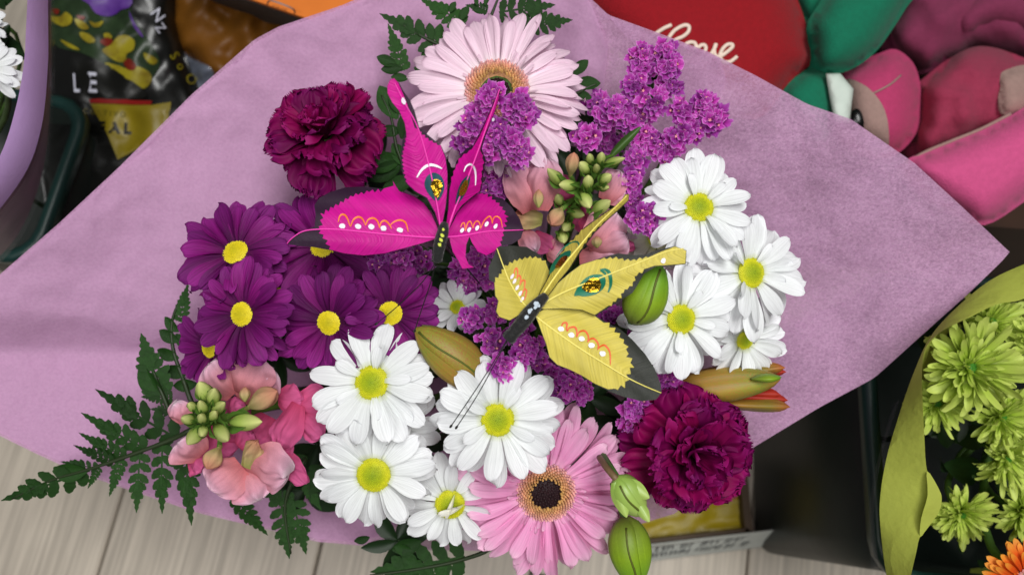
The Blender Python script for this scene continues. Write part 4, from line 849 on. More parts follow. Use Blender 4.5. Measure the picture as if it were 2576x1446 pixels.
obj('leaf', petal_mesh('blade', 1, lambda t: math.sin(math.pi * min(1, t * .9 + .08)) ** .6, cup=.2, nx=4, ny=8), M['stem'], g, g.matrix_basis.inverted() @ span(Q(1535, 395, .443), Q(1612, 318, .438), -FW, 22 * .44 / FPX))

# ------------------------------------------------------------------ feather butterflies
def serrate(pts, n, amp):                                 # saw-tooth edge along a polyline
    out = []; L = []; tot = 0
    for i in range(len(pts) - 1): L.append(math.hypot(pts[i + 1][0] - pts[i][0], pts[i + 1][1] - pts[i][1])); tot += L[-1]
    def at(s):
        for i, l in enumerate(L):
            if s <= l or i == len(L) - 1:
                t = s / l; return (pts[i][0] + (pts[i + 1][0] - pts[i][0]) * t, pts[i][1] + (pts[i + 1][1] - pts[i][1]) * t, (pts[i + 1][0] - pts[i][0]) / l, (pts[i + 1][1] - pts[i][1]) / l)
            s -= l
    for k in range(n):
        for f, o in ((0.05, -.4), (.7, 1.0)):
            x, y, tx, ty = at(tot * (k + f) / n); a = amp * ru(.6, 1.3) * o; out.append((x + ty * a, y - tx * a))
    x, y, tx, ty = at(tot * .9999); out.append((x, y)); return out
def butterfly(A, label, wings, body, antennae, mats, marks, name='feather_butterfly', wire=None):
    base, black, quill = mats
    bx, by, bd = body['c']
    root = thing(name, label, 'butterfly', loc=Q(bx, by, bd))
    deps = {}; wobj = {}
    for wn, wg in wings.items():
        out = A(wg['out']); inn = A(wg['in']); q = A(wg['quill']); (x0, y0), (x1, y1) = q[0], q[-1]
        d0, d1 = wg['d']; L = math.hypot(x1 - x0, y1 - y0); ux, uy = (x1 - x0) / L, (y1 - y0) / L; tl = wg.get('tilt', 0); cv = wg.get('curve', .00000045)
        def dep(x, y, x0=x0, y0=y0, ux=ux, uy=uy, L=L, d0=d0, d1=d1, tl=tl, cv=cv):
            u = ((x - x0) * ux + (y - y0) * uy); v = (x - x0) * uy - (y - y0) * ux
            return d0 + (d1 - d0) * (u / L) + tl * v + cv * v * v + .0006 * math.sin(v * .11 + u * .02)
        deps[wn] = dep; ax = (q[0], q[-1])
        wgo = sheet('wing', out, dep, mats[1], root, step=13, axis=ax); wgo['label'] = wg['label']
        pobj = wgo
        inv2 = root.matrix_basis.inverted()
        wobj[wn] = wgo
        o2 = sheet('wing_panel', inn, dep, mats[0], root, step=13, axis=ax, off=.0004); sub(o2, wgo)
        V, F, uv = tube([Q(p.x, p.y, dep(p.x, p.y) - .0007) for p in smoothpts([(x, y, 0) for x, y in q], 5)], [.00055 - .0003 * i / (5 * (len(q) - 1)) for i in range(5 * (len(q) - 1) + 1)], 6)
        sub(wpart('quill', V, F, mats[2], root, uv=uv), wgo)
    for mk in marks:
        dep = deps[mk[0]]; kind = mk[1]
        if kind == 'stroke': mo = stroke('painted_stroke', A(mk[2]), mk[3], dep, mk[4], root, off=.0009, taper=True)
        elif kind == 'dot':
            x, y = A([mk[2]])[0]; mo = sheet('painted_dot', blob(x, y, mk[3], mk[4], mk[5], 10, .12), dep, mk[6], root, step=6, off=.0010)
        elif kind == 'poly': mo = sheet(mk[5] if len(mk) > 5 else 'painted_patch', [tuple(p) for p in smoothloop(A(mk[2]), 3)], dep, mk[3], root, step=7, off=mk[4])
        sub(mo, wobj[mk[0]])
    V, F, uv = tube(smoothpts([Q(*A([p])[0], dd) for p, dd in body['pts']], 4), [r for r in body['r']], 10); bo = wpart('body', V, F, M['body'], root, uv=uv)
    for p, dd, rr in body['spots']:
        x, y = A([p])[0]; sub(sheet('painted_dot', blob(x, y, rr, rr * .8, rnd() * 3, 8, .25), lambda x, y, dd=dd: dd, body['spotmat'], root, step=5), bo)
    for an in antennae:
        V, F, uv = tube(smoothpts([Q(x, y, dd) for x, y, dd in an], 5), .00028, 5); wpart('antenna', V, F, M['wire'], root, uv=uv)
        x, y, dd = an[-1]; e = Q(x, y, dd); e0 = Q(an[-2][0], an[-2][1], an[-2][2]); t = (e - e0).normalized()
        V, F, uv = tube([e - t * .0016, e - t * .0006, e + t * .0004, e + t * .001], [.0003, .0007, .0007, .0003], 6); wpart('antenna_tip', V, F, M['wire'], root, uv=uv)
    c = Q(bx, by, bd); V, F, uv = tube(bez(c, c + FW * .03, BIND + (c - BIND) * .5, BIND, 8) + [BIND - Vector((0, 0, .12))], .0005, 5); wpart('support_wire', V, F, M['wire'], root, uv=uv)
    return root
AP = aff(.3722, 706.2, 168.2); AY = aff(.3954, 1210.7, 470.8)
def arcs(pts, lift): return pts
wingsP = {
 'fl': dict(label='magenta forewing with eye spot and long narrow tip', d=(.384, .362), tilt=.00001, quill=[(1080, 1090), (1060, 950), (1010, 700), (930, 420), (835, 240), (770, 110)],
   out=[(1075, 1095), (1040, 990), (985, 890), (900, 840), (845, 790), (818, 700), (810, 600), (822, 500), (848, 440), (836, 380), (800, 300), (752, 240), (722, 180), (720, 130), (738, 88), (766, 78), (800, 108), (832, 170), (872, 222), (905, 300), (935, 410), (1000, 465), (1085, 535), (1118, 610), (1130, 720), (1128, 850), (1115, 960), (1090, 1080)],
   **{'in': [(1076, 1088), (1045, 985), (990, 885), (910, 840), (856, 790)] + serrate([(856, 790), (830, 690), (826, 590), (850, 480)], 11, 8) + [(848, 440), (838, 380), (802, 300), (753, 240), (723, 180), (721, 130), (739, 89), (766, 79), (795, 110), (818, 165), (848, 235), (880, 330), (905, 410)] + serrate([(905, 410), (990, 490), (1050, 520), (1085, 545)], 7, 9) + [(1112, 610), (1126, 720), (1124, 850), (1112, 955), (1088, 1078)]}),
 'hl': dict(label='wide magenta hind wing reaching over the purple chrysanthemum', d=(.388, .392), tilt=.00001, quill=[(1070, 1152), (960, 1150), (700, 1130), (400, 1100), (250, 1098), (150, 1112), (80, 1155), (42, 1195)],
   out=[(1075, 1150), (1058, 1075), (1020, 990), (970, 920), (900, 872), (800, 838), (755, 765), (762, 800), (690, 824), (560, 810), (440, 814), (330, 848), (260, 888), (228, 935), (236, 1000), (230, 1080), (160, 1108), (90, 1150), (40, 1196), (130, 1212), (220, 1218), (330, 1238), (430, 1262), (560, 1276), (700, 1262), (850, 1222), (960, 1192), (1040, 1166)],
   **{'in': [(1073, 1148), (1056, 1077), (1018, 992), (968, 922), (898, 874), (800, 840), (757, 770), (764, 804)] + serrate([(700, 828), (600, 838), (500, 862), (420, 905), (350, 945), (275, 990)], 12, 14) + serrate([(275, 990), (268, 1060), (255, 1110), (300, 1170), (325, 1232)], 6, 16) + [(430, 1260), (560, 1274), (700, 1260), (850, 1220), (960, 1190), (1040, 1164)]}),
 'fr': dict(label='magenta forewing seen nearly edge-on in front of statice', d=(.386, .372), tilt=-.00022, quill=[(1130, 1100), (1180, 950), (1260, 760), (1330, 580), (1400, 380), (1480, 150)],
   out=[(1112, 1090), (1128, 960), (1132, 840), (1158, 760), (1172, 700), (1185, 640), (1215, 600), (1245, 560), (1300, 530), (1345, 450), (1392, 345), (1432, 255), (1478, 138), (1478, 210), (1450, 300), (1410, 400), (1378, 490), (1358, 560), (1388, 630), (1366, 720), (1356, 840), (1290, 885), (1220, 945), (1180, 1005), (1142, 1095)],
   **{'in': [(1116, 1085), (1134, 960), (1140, 840)] + serrate([(1150, 780), (1178, 690), (1215, 615), (1290, 560)], 6, 8) + [(1345, 470), (1398, 350), (1438, 258), (1476, 150), (1474, 210), (1446, 300), (1404, 400), (1366, 490), (1348, 560)] + serrate([(1352, 570), (1372, 640), (1356, 720), (1352, 800)], 5, 7) + [(1346, 840), (1290, 880), (1220, 940), (1178, 1000), (1140, 1090)]}),
 'hr': dict(label='rounded magenta hind wing with a forked lower edge', d=(.384, .400), tilt=.00005, quill=[(1110, 1152), (1250, 1138), (1400, 1112), (1640, 1102)],
   out=[(1112, 1140), (1168, 1040), (1192, 982), (1250, 920), (1320, 862), (1365, 850), (1422, 868), (1500, 890), (1562, 950), (1612, 1022), (1642, 1100), (1622, 1160), (1560, 1200), (1492, 1212), (1440, 1252), (1390, 1276), (1332, 1250), (1292, 1192), (1276, 1150), (1256, 1200), (1250, 1282), (1272, 1332), (1312, 1356), (1226, 1366), (1200, 1310), (1162, 1250), (1146, 1192), (1138, 1152)],
   **{'in': [(1114, 1140), (1170, 1042), (1194, 984), (1252, 922), (1322, 864), (1365, 853)] + serrate([(1372, 858), (1440, 900), (1492, 950), (1525, 1010), (1510, 1080), (1500, 1140), (1478, 1212)], 13, 13) + [(1440, 1250), (1390, 1274), (1333, 1248), (1294, 1190), (1276, 1146), (1254, 1200), (1248, 1282), (1270, 1334), (1306, 1355), (1227, 1364), (1202, 1310), (1164, 1250), (1148, 1192), (1140, 1152)]})}
W_, O_, R_, T_, GP, GD = M['wpaint'], M['opaint'], M['rpaint'], M['tpaint'], M['gpaint'], M['gold']
mk = []
for pts in ([(388, 1050), (400, 1008), (425, 998), (448, 1020), (470, 1080)], [(472, 1080), (490, 1035), (520, 1015), (550, 1025), (575, 1072)], [(575, 1072), (590, 1035), (625, 1022), (655, 1045), (668, 1090)], [(668, 1085), (680, 1050), (705, 1040), (730, 1060), (750, 1095)], [(738, 1072), (770, 1045), (810, 1036), (845, 1055), (862, 1115)]): mk.append(('hl', 'stroke', pts, 4.5, O_))
for p in ((415, 1075), (522, 1078), (612, 1080), (694, 1090), (806, 1102)): mk.append(('hl', 'dot', p, 8, 6.5, .3, W_))
for pts in ([(1215, 1085), (1228, 1058), (1242, 1060), (1248, 1110)], [(1248, 1110), (1262, 1060), (1282, 1045), (1300, 1090)], [(1300, 1090), (1310, 1055), (1330, 1042), (1345, 1060), (1352, 1095)], [(1352, 1090), (1375, 1040), (1410, 1010), (1425, 1030), (1430, 1060)], [(1430, 1060), (1440, 1020), (1465, 1012), (1488, 1035), (1498, 1088)]): mk.append(('hr', 'stroke', pts, 3.2, O_))
for p in ((1226, 1104), (1274, 1100), (1328, 1090), (1392, 1062), (1452, 1077)): mk.append(('hr', 'dot', p, 4.2, 7, .5, W_))
mk += [('fl', 'stroke', [(920, 748), (955, 695), (1000, 665), (1045, 668), (1090, 688)], 7, W_), ('fl', 'dot', (830, 232), 5, 9, -.4, W_),
       ('fl', 'poly', [(1055, 908), (1000, 860), (972, 800), (985, 745), (1030, 715), (1080, 735), (1104, 785), (1098, 850)], T_, .0009, 'eye_spot'), ('fl', 'poly', [(1056, 888), (1022, 830), (1018, 780), (1050, 760), (1086, 778), (1090, 820)], GD, .0016, 'gold_foil'),
       ('fr', 'stroke', [(1238, 708), (1255, 672), (1285, 660), (1310, 690), (1318, 740), (1316, 802)], 5, W_), ('fr', 'poly', [(1185, 935), (1188, 870), (1215, 790), (1250, 745), (1278, 735), (1275, 790), (1240, 870)], T_, .0009, 'eye_spot'),
       ('fr', 'poly', [(1204, 868), (1215, 815), (1245, 768), (1266, 770), (1262, 825), (1235, 868)], GD, .0016, 'gold_foil'), ('fr', 'dot', (1436, 358), 3.5, 4.5, 0, W_)]
butterfly(AP, 'magenta feather butterfly with black edges and gold eye spots above purple flowers', wingsP,
  dict(c=(1112, 605, .381), pts=[((1108, 1060), .379), ((1098, 1110), .3775), ((1080, 1180), .3785), ((1066, 1250), .380), ((1058, 1318), .382)], r=[.0012 + .0022 * math.sin(math.pi * min(1, (i / 16 * .75 + .12))) for i in range(15)] + [.0028, .0018], spots=[((1098, 1100), .3742, 4.5), ((1092, 1140), .3742, 5), ((1083, 1170), .3742, 5), ((1074, 1202), .3742, 5)], spotmat=M['ypaint']),
  [[(1098, 655, .382), (1082, 715, .388), (1060, 780, .398), (1043, 832, .408)], [(1096, 660, .382), (1060, 712, .388), (1000, 770, .404), (946, 815, .412)]], (M['bpink'], M['bblack'], M['quillp']), mk)
wingsY = {
 'hl': dict(label='small yellow hind wing with black outer edge', d=(.386, .382), tilt=-.00012, quill=[(320, 780), (270, 740), (190, 620), (140, 500), (100, 390)],
   out=[(330, 780), (300, 768), (240, 815), (180, 850), (110, 825), (92, 790), (106, 722), (86, 690), (80, 605), (50, 590), (46, 510), (66, 470), (104, 380), (180, 371), (290, 380), (370, 430), (424, 482), (438, 540), (420, 600), (382, 680), (346, 750)],
   **{'in': [(328, 778), (300, 764), (240, 812), (180, 846), (114, 823), (96, 790), (110, 722), (90, 690), (84, 606)] + serrate([(84, 600), (130, 545), (160, 500), (220, 468), (300, 450), (360, 448), (412, 482)], 12, 11) + [(434, 540), (416, 600), (378, 680), (344, 748)]}),
 'fl': dict(label='yellow forewing seen edge-on reaching up past the snapdragon', d=(.384, .372), tilt=.0003, quill=[(345, 770), (420, 640), (520, 500), (620, 380), (720, 260), (830, 150), (925, 55)],
   out=[(338, 755), (370, 672), (430, 562), (462, 470), (520, 400), (590, 318), (662, 250), (762, 178), (842, 126), (892, 84), (914, 44), (942, 44), (936, 86), (882, 142), (802, 212), (722, 292), (692, 332), (642, 402), (612, 442), (562, 522), (502, 592), (442, 672), (382, 752), (346, 790)],
   **{'in': [(342, 755), (374, 675), (434, 566)] + serrate([(445, 530), (475, 465), (560, 360), (650, 268)], 7, 7) + [(730, 208), (842, 130), (892, 88), (914, 47), (940, 47), (934, 84), (876, 138), (790, 214)] + serrate([(780, 222), (706, 290), (660, 350), (630, 400)], 5, 7) + [(606, 440), (556, 520), (498, 588), (438, 670), (380, 750)]}),
 'fr': dict(label='large yellow forewing with green eye spot and gold foil', d=(.384, .378), tilt=-.00001, quill=[(350, 770), (480, 690), (640, 620), (800, 560), (1000, 480), (1180, 410), (1290, 390)],
   out=[(358, 770), (420, 692), (482, 612), (562, 542), (632, 492), (762, 450), (872, 420), (952, 431), (1042, 430), (1132, 396), (1232, 375), (1306, 402), (1302, 490), (1202, 502), (1112, 502), (1034, 552), (994, 622), (962, 672), (882, 722), (802, 772), (722, 816), (642, 782), (522, 772), (402, 777)],
   **{'in': [(362, 768), (424, 692), (486, 612), (566, 544), (634, 494), (740, 460)] + serrate([(756, 456), (860, 452), (920, 468), (990, 462), (1060, 448)], 8, 9) + [(1140, 412), (1232, 378), (1303, 403), (1298, 486), (1200, 494), (1100, 500)] + serrate([(1040, 525), (980, 560), (962, 620), (900, 660), (880, 700), (812, 752)], 9, 11) + [(722, 812), (642, 779), (522, 769), (402, 774)]}),
 'hr': dict(label='largest yellow wing with red scallops and black tip', d=(.3835, .384), tilt=.00004, quill=[(335, 812), (450, 900), (620, 1020), (780, 1120), (920, 1205), (1030, 1260), (1145, 1308)],
   out=[(338, 808), (402, 772), (522, 748), (622, 758), (722, 814), (802, 864), (882, 900), (962, 970), (1042, 1060), (1102, 1150), (1141, 1250), (1147, 1306), (1112, 1350), (1022, 1361), (902, 1331), (822, 1301), (722, 1251), (642, 1201), (562, 1161), (482, 1131), (432, 1081), (412, 1001), (382, 921), (360, 860)],
   **{'in': [(342, 808), (404, 775), (522, 751), (620, 761), (720, 817)] + serrate([(780, 856), (840, 905), (890, 960), (925, 1010), (925, 1070), (965, 1130), (930, 1185), (920, 1250), (850, 1280)], 12, 17) + [(806, 1284), (722, 1248), (642, 1198), (562, 1158), (484, 1128), (435, 1080), (415, 1001), (385, 921), (363, 860)]})}
mk = []
for pts in ([(508, 895), (520, 865), (545, 865), (542, 900), (552, 915)], [(548, 918), (560, 895), (595, 890), (608, 915), (606, 955)], [(610, 950), (625, 920), (660, 915), (682, 950), (676, 985)], [(678, 985), (695, 965), (720, 965), (745, 1000), (740, 1035)], [(742, 1030), (765, 1008), (790, 1008), (818, 1050), (822, 1130)]): mk.append(('hr', 'stroke', pts, 4.6, R_))
for p in ((508, 900), (573, 940), (638, 963), (702, 1006), (772, 1058)): mk.append(('hr', 'dot', p, 8, 6.5, .2, W_))
for pts in ([(208, 570), (212, 530), (225, 515), (232, 545), (225, 585)], [(225, 585), (240, 560), (252, 580), (245, 625)], [(245, 625), (260, 595), (278, 600), (272, 660)], [(260, 690), (272, 650), (288, 660), (275, 720)]): mk.append(('hl', 'stroke', pts, 3.6, R_))
for p in ((196, 568), (212, 598), (229, 638), (248, 676), (261, 712)): mk.append(('hl', 'dot', p, 3.6, 7.5, .5, W_))
mk += [('fr', 'poly', [(592, 690), (605, 650), (650, 590), (705, 558), (770, 558), (792, 590), (780, 640), (730, 680), (660, 695), (620, 690)], GP, .0009, 'eye_spot'), ('fr', 'poly', [(642, 640), (660, 610), (700, 578), (745, 582), (762, 615), (755, 655), (715, 668), (670, 664)], GD, .0016, 'gold_foil'),
       ('fr', 'stroke', [(757, 525), (790, 525), (815, 545), (824, 590), (822, 630), (808, 668)], 9, GP), ('fr', 'stroke', [(757, 528), (785, 545), (795, 560)], 6, GP), ('fr', 'dot', (1158, 468), 6, 7, .3, W_),
       ('fl', 'stroke', [(475, 445), (510, 400), (560, 360), (605, 347), (622, 365), (612, 385)], 4, GP), ('fl', 'poly', [(432, 555), (445, 500), (480, 450), (530, 412), (570, 405), (562, 440), (530, 440), (495, 475), (468, 520)], GP, .0009, 'eye_spot'), ('fl', 'poly', [(470, 510), (490, 470), (520, 440), (548, 438), (540, 465), (505, 505)], GD, .0016, 'gold_foil')]
butterfly(AY, 'yellow feather butterfly with black edges and red scallops over the statice', wingsY,
  dict(c=(1340, 775, .383), pts=[((410, 690), .3815), ((350, 750), .379), ((300, 810), .3785), ((240, 885), .379), ((168, 968), .3805)], r=[.0014 + .0026 * math.sin(math.pi * min(1, (i / 16 * .7 + .1))) for i in range(15)] + [.0040, .0036], spots=[((352, 742), .3735, 7), ((366, 752), .3735, 5), ((308, 790), .3735, 6), ((318, 778), .3735, 4), ((290, 826), .3735, 6), ((344, 765), .3735, 5)], spotmat=M['gypaint']),
  [[(1276, 852, .382), (1242, 910, .384), (1190, 990, .388), (1134, 1072, .394)], [(1277, 854, .382), (1246, 912, .384), (1200, 995, .388), (1148, 1075, .394)]], (M['byel'], M['bblack2'], M['quilly']), mk)

# ================================================================== surroundings
# ------------------------------------------------------------------ white daisies in the lilac-banded sleeve, far left
def loft(name, curves, m, root, per=6):
    cs = []
    for c, ds in curves:
        pts = smoothpts([(x, y, 0) for x, y in c], per); n = len(pts)
        cs.append([Q(p.x, p.y, ds[0] + (ds[1] - ds[0]) * i / (n - 1)) for i, p in enumerate(pts)])
    n = min(len(c) for c in cs); V = [p for c in cs for p in c[:n]]; F = []
    for j in range(len(cs) - 1):
        for k in range(n - 1): F.append((j * n + k, j * n + k + 1, (j + 1) * n + k + 1, (j + 1) * n + k))
    return wpart(name, V, F, m, root)
LB = P(-20, 470, 0); LBC = (LB.x - .01, LB.y + .07)
bucket(None, .235, .074, .062, -.17, 'dark green bucket holding the lilac-sleeved white daisies beside the soil bag', center=(Q(-150, 365, .62).x, Q(-150, 365, .62).y))
lw = thing('daisy_sleeve', 'lilac paper sleeve with a broad turned-down band around white daisies', 'wrap', loc=Q(-60, 300, .68))
rimA = [(72, -60), (66, 60), (60, 160), (40, 270), (0, 392), (-80, 520)]; foldB = [(120, -60), (121, 60), (120, 170), (104, 320), (58, 445), (-60, 600)]; lowC = [(128, -60), (130, 90), (128, 240), (108, 430), (45, 590), (-60, 700)]
loft('band', [(rimA, (.46, .46)), ([((a[0] + b[0]) / 2, (a[1] + b[1]) / 2) for a, b in zip(rimA, foldB)], (.468, .468)), (foldB, (.485, .485))], M['wraplilac'], lw)
loft('side', [(foldB, (.4875, .4875)), ([(a[0] * .5 + b[0] * .5 - 3, a[1] * .5 + b[1] * .5) for a, b in zip(foldB, lowC)], (.54, .54)), (lowC, (.60, .60))], M['wrapshade'], lw)
loft('clear_film', [(([(x + 5, y + 4) for x, y in foldB]), (.484, .484)), ([(x + 8, y + 10) for x, y in lowC], (.59, .59))], M['clear'], lw)
hb = Vector((Q(-150, 365, .62).x, Q(-150, 365, .62).y, .25))
daisy('white', -30, 172, 84, .482, .15, .1, 'white daisy inside the lilac sleeve beside the soil bag', disc=.25, bind=hb, foot=hb - Vector((0, 0, .2)))
daisy('white', -40, 62, 60, .50, .1, .2, 'white daisy at the back of the lilac sleeve', disc=.25, bind=hb, foot=hb - Vector((0, 0, .2)))
leafL = thing('leaf_sprig', 'dark leaves inside the lilac sleeve behind the white daisies', 'leaf sprig', loc=Q(20, 60, .53))
for k in range(9):
    a = Q(10 + ru(-30, 30), 60 + ru(-60, 60), .53); b = Q(10 + ru(-70, 60), 50 + ru(-110, 120), .52); obj('leaf', random.choice(PM['leaf']), None, leafL, leafL.matrix_basis.inverted() @ span(a, b, -FW, (b - a).length))
add_stem(leafL, Q(10, 60, .535), -FW, .0015, bind=hb, foot=hb - Vector((0, 0, .2)))

# ------------------------------------------------------------------ printed soil bag
AB = aff(.6726 / 2.41, 150 * .6726, 0)
bagr = thing('soil_bag', 'black printed soil bag with yellow orchids and a yellow panel behind the bucket', 'bag', loc=Q(300, 250, .80))
bgo, bdep = pillow('bag', [(90, -160), (300, -180), (470, -130), (440, 30), (470, 150), (540, 300), (600, 470), (420, 580), (200, 600), (110, 500), (90, 200)], .745, .035, .05, M['bag'], bagr, step=20, rr=130, wr=.006)
sub(decal('print_field', AB([(60, -20), (760, -20), (820, 120), (960, 330), (1080, 560), (1000, 720), (920, 800), (560, 570), (380, 480), (100, 380)]), bdep, M['baggreen'], bagr, .0012), bgo)
for i, (poly, m_) in enumerate((([(640, 400), (700, 330), (780, 320), (850, 370), (840, 450), (780, 490), (770, 550), (700, 560), (600, 500), (560, 450)], 'orchid'), ([(580, 570), (700, 590), (780, 620), (880, 600), (990, 660), (1000, 740), (930, 800), (840, 740), (720, 680)], 'orchid'), ([(930, 480), (1000, 500), (1060, 550), (1020, 585), (960, 550)], 'orchid'),
      ([(310, 170), (380, 190), (440, 250), (400, 270), (340, 240)], 'orchid'), ([(440, 190), (500, 210), (570, 190), (540, 240), (480, 245)], 'orchid'), ([(80, 150), (180, 150), (230, 110), (290, 160), (270, 220), (200, 240), (120, 200)], 'orchid'), ([(360, 290), (440, 310), (500, 370), (440, 390), (370, 340)], 'orchid'), ([(180, 360), (260, 390), (360, 450), (260, 430)], 'orchid'), ([(570, 310), (620, 300), (650, 340), (600, 360)], 'orchid'),
      ([(540, 370), (600, 340), (660, 370), (610, 420), (560, 400)], 'orchidred'), ([(750, 570), (800, 530), (860, 580), (850, 630), (790, 630)], 'orchidred'), ([(110, 80), (170, 90), (160, 130), (120, 120)], 'orchidred'), ([(330, 140), (400, 150), (390, 180), (350, 175)], 'orchidred'),
      ([(370, -10), (440, 40), (500, 120), (600, 150), (680, 130), (730, 90), (800, 70), (830, 0), (700, -60), (450, -60)], 'violet'), ([(800, 100), (850, 200), (930, 330), (900, 320), (830, 220)], 'violet'))):
    sub(decal('print_flower', AB(poly), bdep, M[m_], bagr, .0020 + i * .00005, step=8), bgo)
sub(decal('print_band', AB([(340, 560), (580, 580), (760, 690), (930, 810), (920, 890), (450, 880), (370, 760)]), bdep, M['pblack'], bagr, .0021), bgo)
sub(decal('print_stripe', AB([(440, 895), (640, 885), (840, 905), (1010, 910), (1000, 945), (840, 945), (640, 935), (450, 930)]), bdep, M['pred'], bagr, .0024, sm=1), bgo)
sub(decal('print_panel', AB([(450, 936), (640, 940), (840, 950), (1000, 948), (1180, 920), (1150, 1200), (700, 1440), (600, 1200)]), bdep, M['pyellow'], bagr, .0022, sm=1), bgo)
for s, x, y, sz, an, m_, bd, sxs in (('L', 300, 828, 235, .04, 'pwhite', .015, .5), ('E', 425, 828, 255, .07, 'pwhite', .015, .72), ('C U L T I V O', 385, 1022, 66, .09, 'polive', .02, 1.0), ('R E A L', 390, 1180, 132, .06, 'pblack', .05, 1.05)):
    (X, Y), = AB([(x, y)]); k = .6726 / 2.41; sub(text_on('print_letters', s, X, Y, sz * k, an, bdep, M[m_], bagr, .0028, sxs=sxs, bold=bd, shear=-.1 if s in 'LE' else 0), bgo)
for s, x, y, sz, an, m_ in (('N', 985, 120, 150, .95, 'pwhite'), ('Z', 1030, 245, 120, .95, 'pwhite'), ('S', 1165, 500, 120, 1.05, 'orchid'), ('o', 1225, 590, 110, 1.05, 'orchid'), ('O', 1300, 690, 130, 1.05, 'orchid')):
    (X, Y), = AB([(x, y)]); k = .6726 / 2.41; sub(text_on('print_letters', s, X, Y, sz * k, an, bdep, M[m_], bagr, .0028), bgo)
# ------------------------------------------------------------------ amber bag, grey film, charcoal box with orange lid
ab = thing('amber_bag', 'crumpled amber plastic bag between the soil bag and the charcoal box', 'bag', loc=Q(560, 100, .82))
pillow('bag', [(428, -120), (700, -120), (860, 20), (780, 120), (690, 190), (590, 260), (500, 170), (455, 130), (432, 40)], .76, .03, .05, M['goldbag'], ab, step=14, rr=60, wr=.02)
gf = thing('plastic_film', 'crumpled grey clear film folded beside the soil bag', 'plastic film', loc=Q(520, 200, .80))
pillow('film', [(455, 128), (520, 150), (600, 170), (650, 240), (560, 330), (500, 330), (480, 240)], .755, .015, .02, M['greyfilm'], gf, step=10, rr=30, wr=.03)
bx = thing('cardboard_box', 'charcoal box with orange top and a small grey label behind the wrap', 'box', loc=Q(760, 20, .80))
def slab(name, pts, m, root, th, dirv=FW):
    n = len(pts); V = list(pts) + [p + dirv * th for p in pts]; F = [tuple(range(n))[::-1], tuple(range(n, 2 * n))] + [(i, (i + 1) % n, n + (i + 1) % n, n + i) for i in range(n)]
    return wpart(name, V, F, m, root, smooth=False)
slab('side', [Q(430, -70, .67), Q(566, -16, .665), Q(762, 49, .66), Q(960, 115, .655), Q(960, 170, .74), Q(745, 88, .74), Q(500, -8, .74)], M['boxdark'], bx, .02, Vector((0, .3, -1)).normalized())
slab('top', [Q(600, -12, .659), Q(760, 43, .654), Q(900, 92, .65), Q(1100, 100, .655), Q(1200, -150, .70), Q(620, -200, .70)], M['boxorange'], bx, .02)
def bsd(x, y): return .672 + (y - (-16 + (x - 566) * .33)) * .0016
stroke('label_outline', [(672, 14), (676, 4), (690, 4), (735, 22), (741, 34), (733, 41), (715, 37), (680, 22), (672, 14)], 4, bsd, M['boxlabel'], bx, off=.004, per=4)
text_on('label_letters', 'natural', 683, 19, 14, .33, bsd, M['boxlabel'], bx, off=.004)
db = thing('storage_box', 'dark brown carton standing under the amber bag', 'box', loc=(-.25, .62, 0))
slab('carton', [Vector((-.42, .42, .10)), Vector((-.05, .40, .10)), Vector((-.05, .75, .10)), Vector((-.42, .75, .10))], M['boxbrown'], db, .098, Vector((0, 0, -1)))

# ------------------------------------------------------------------ plush toys, top right
AT = aff(.4651, 1816, 0); ALv = aff(.2611, 1412, 0)
ht = thing('heart_cushion', 'red plush heart cushion embroidered with cream script', 'cushion', loc=Q(1750, 40, .70))
_, hdep = pillow('cushion', [(1440, -140), (1640, -220), (1900, -160), (1985, -40), (2018, 30), (2036, 100), (2046, 152), (2016, 182), (1972, 230), (1900, 300), (1760, 260), (1560, 120), (1460, 20)], .615, .045, .05, M['red'], ht, step=20, rr=120)
def love(pts):
    p3 = smoothpts([Q(x, y, hdep(x, y) - .0008) for x, y in ALv(pts)], 6); V, F, uv = tube(p3, .0016, 6); wpart('embroidery', V, F, M['thread'], ht, uv=uv)
love([(820, 420), (880, 350), (950, 300), (1000, 270), (1060, 245)])
love([(1000, 420), (1050, 345), (1100, 290), (1180, 248), (1228, 258), (1222, 310), (1170, 355), (1110, 382), (1040, 430), (960, 520), (900, 560), (940, 600), (1020, 590)])
love([(1190, 470), (1200, 430), (1250, 410), (1290, 425), (1290, 480), (1240, 540), (1190, 530), (1190, 470)]); love([(1290, 440), (1320, 460), (1345, 440), (1380, 440), (1392, 475), (1370, 520), (1370, 580), (1420, 560), (1450, 510), (1480, 460), (1490, 425)])
love([(1490, 425), (1472, 480), (1490, 545), (1540, 540), (1600, 500), (1648, 455), (1640, 430), (1595, 435), (1550, 480), (1528, 545), (1560, 595), (1620, 600), (1660, 575), (1692, 548)])
fr = thing('green_plush_toy', 'green plush toy with leaf shaped limbs hugging the red cushion', 'plush toy', loc=Q(2080, 120, .72))
pillow('limb', AT([(470, 130), (520, 30), (620, -80), (900, -140), (1060, -60), (1000, 40), (940, 135), (850, 262), (760, 342), (660, 392), (560, 398), (500, 350), (486, 240)]), .60, .04, .05, M['green'], fr, step=18, rr=80)
pillow('limb', AT([(330, 490), (480, 365), (570, 385), (620, 500), (610, 660), (540, 760), (380, 640)]), .61, .025, .05, M['green'], fr, step=16, rr=60)
pillow('body', AT([(360, -100), (620, -100), (560, 60), (490, 160), (440, 90)]), .645, .03, .05, M['green'], fr, step=18, rr=60)
pk = thing('pink_plush_toy', 'pink plush animal with beige muzzle and black nose', 'plush toy', loc=Q(2350, 250, .78))
hdo, pd = pillow('head', AT([(640, 420), (740, 340), (850, 290), (940, 268), (1030, 335), (1072, 450), (1074, 600), (1052, 720), (960, 825), (860, 850), (700, 760), (640, 600)]), .645, .055, .06, M['pplush'], pk, step=16, rr=85)
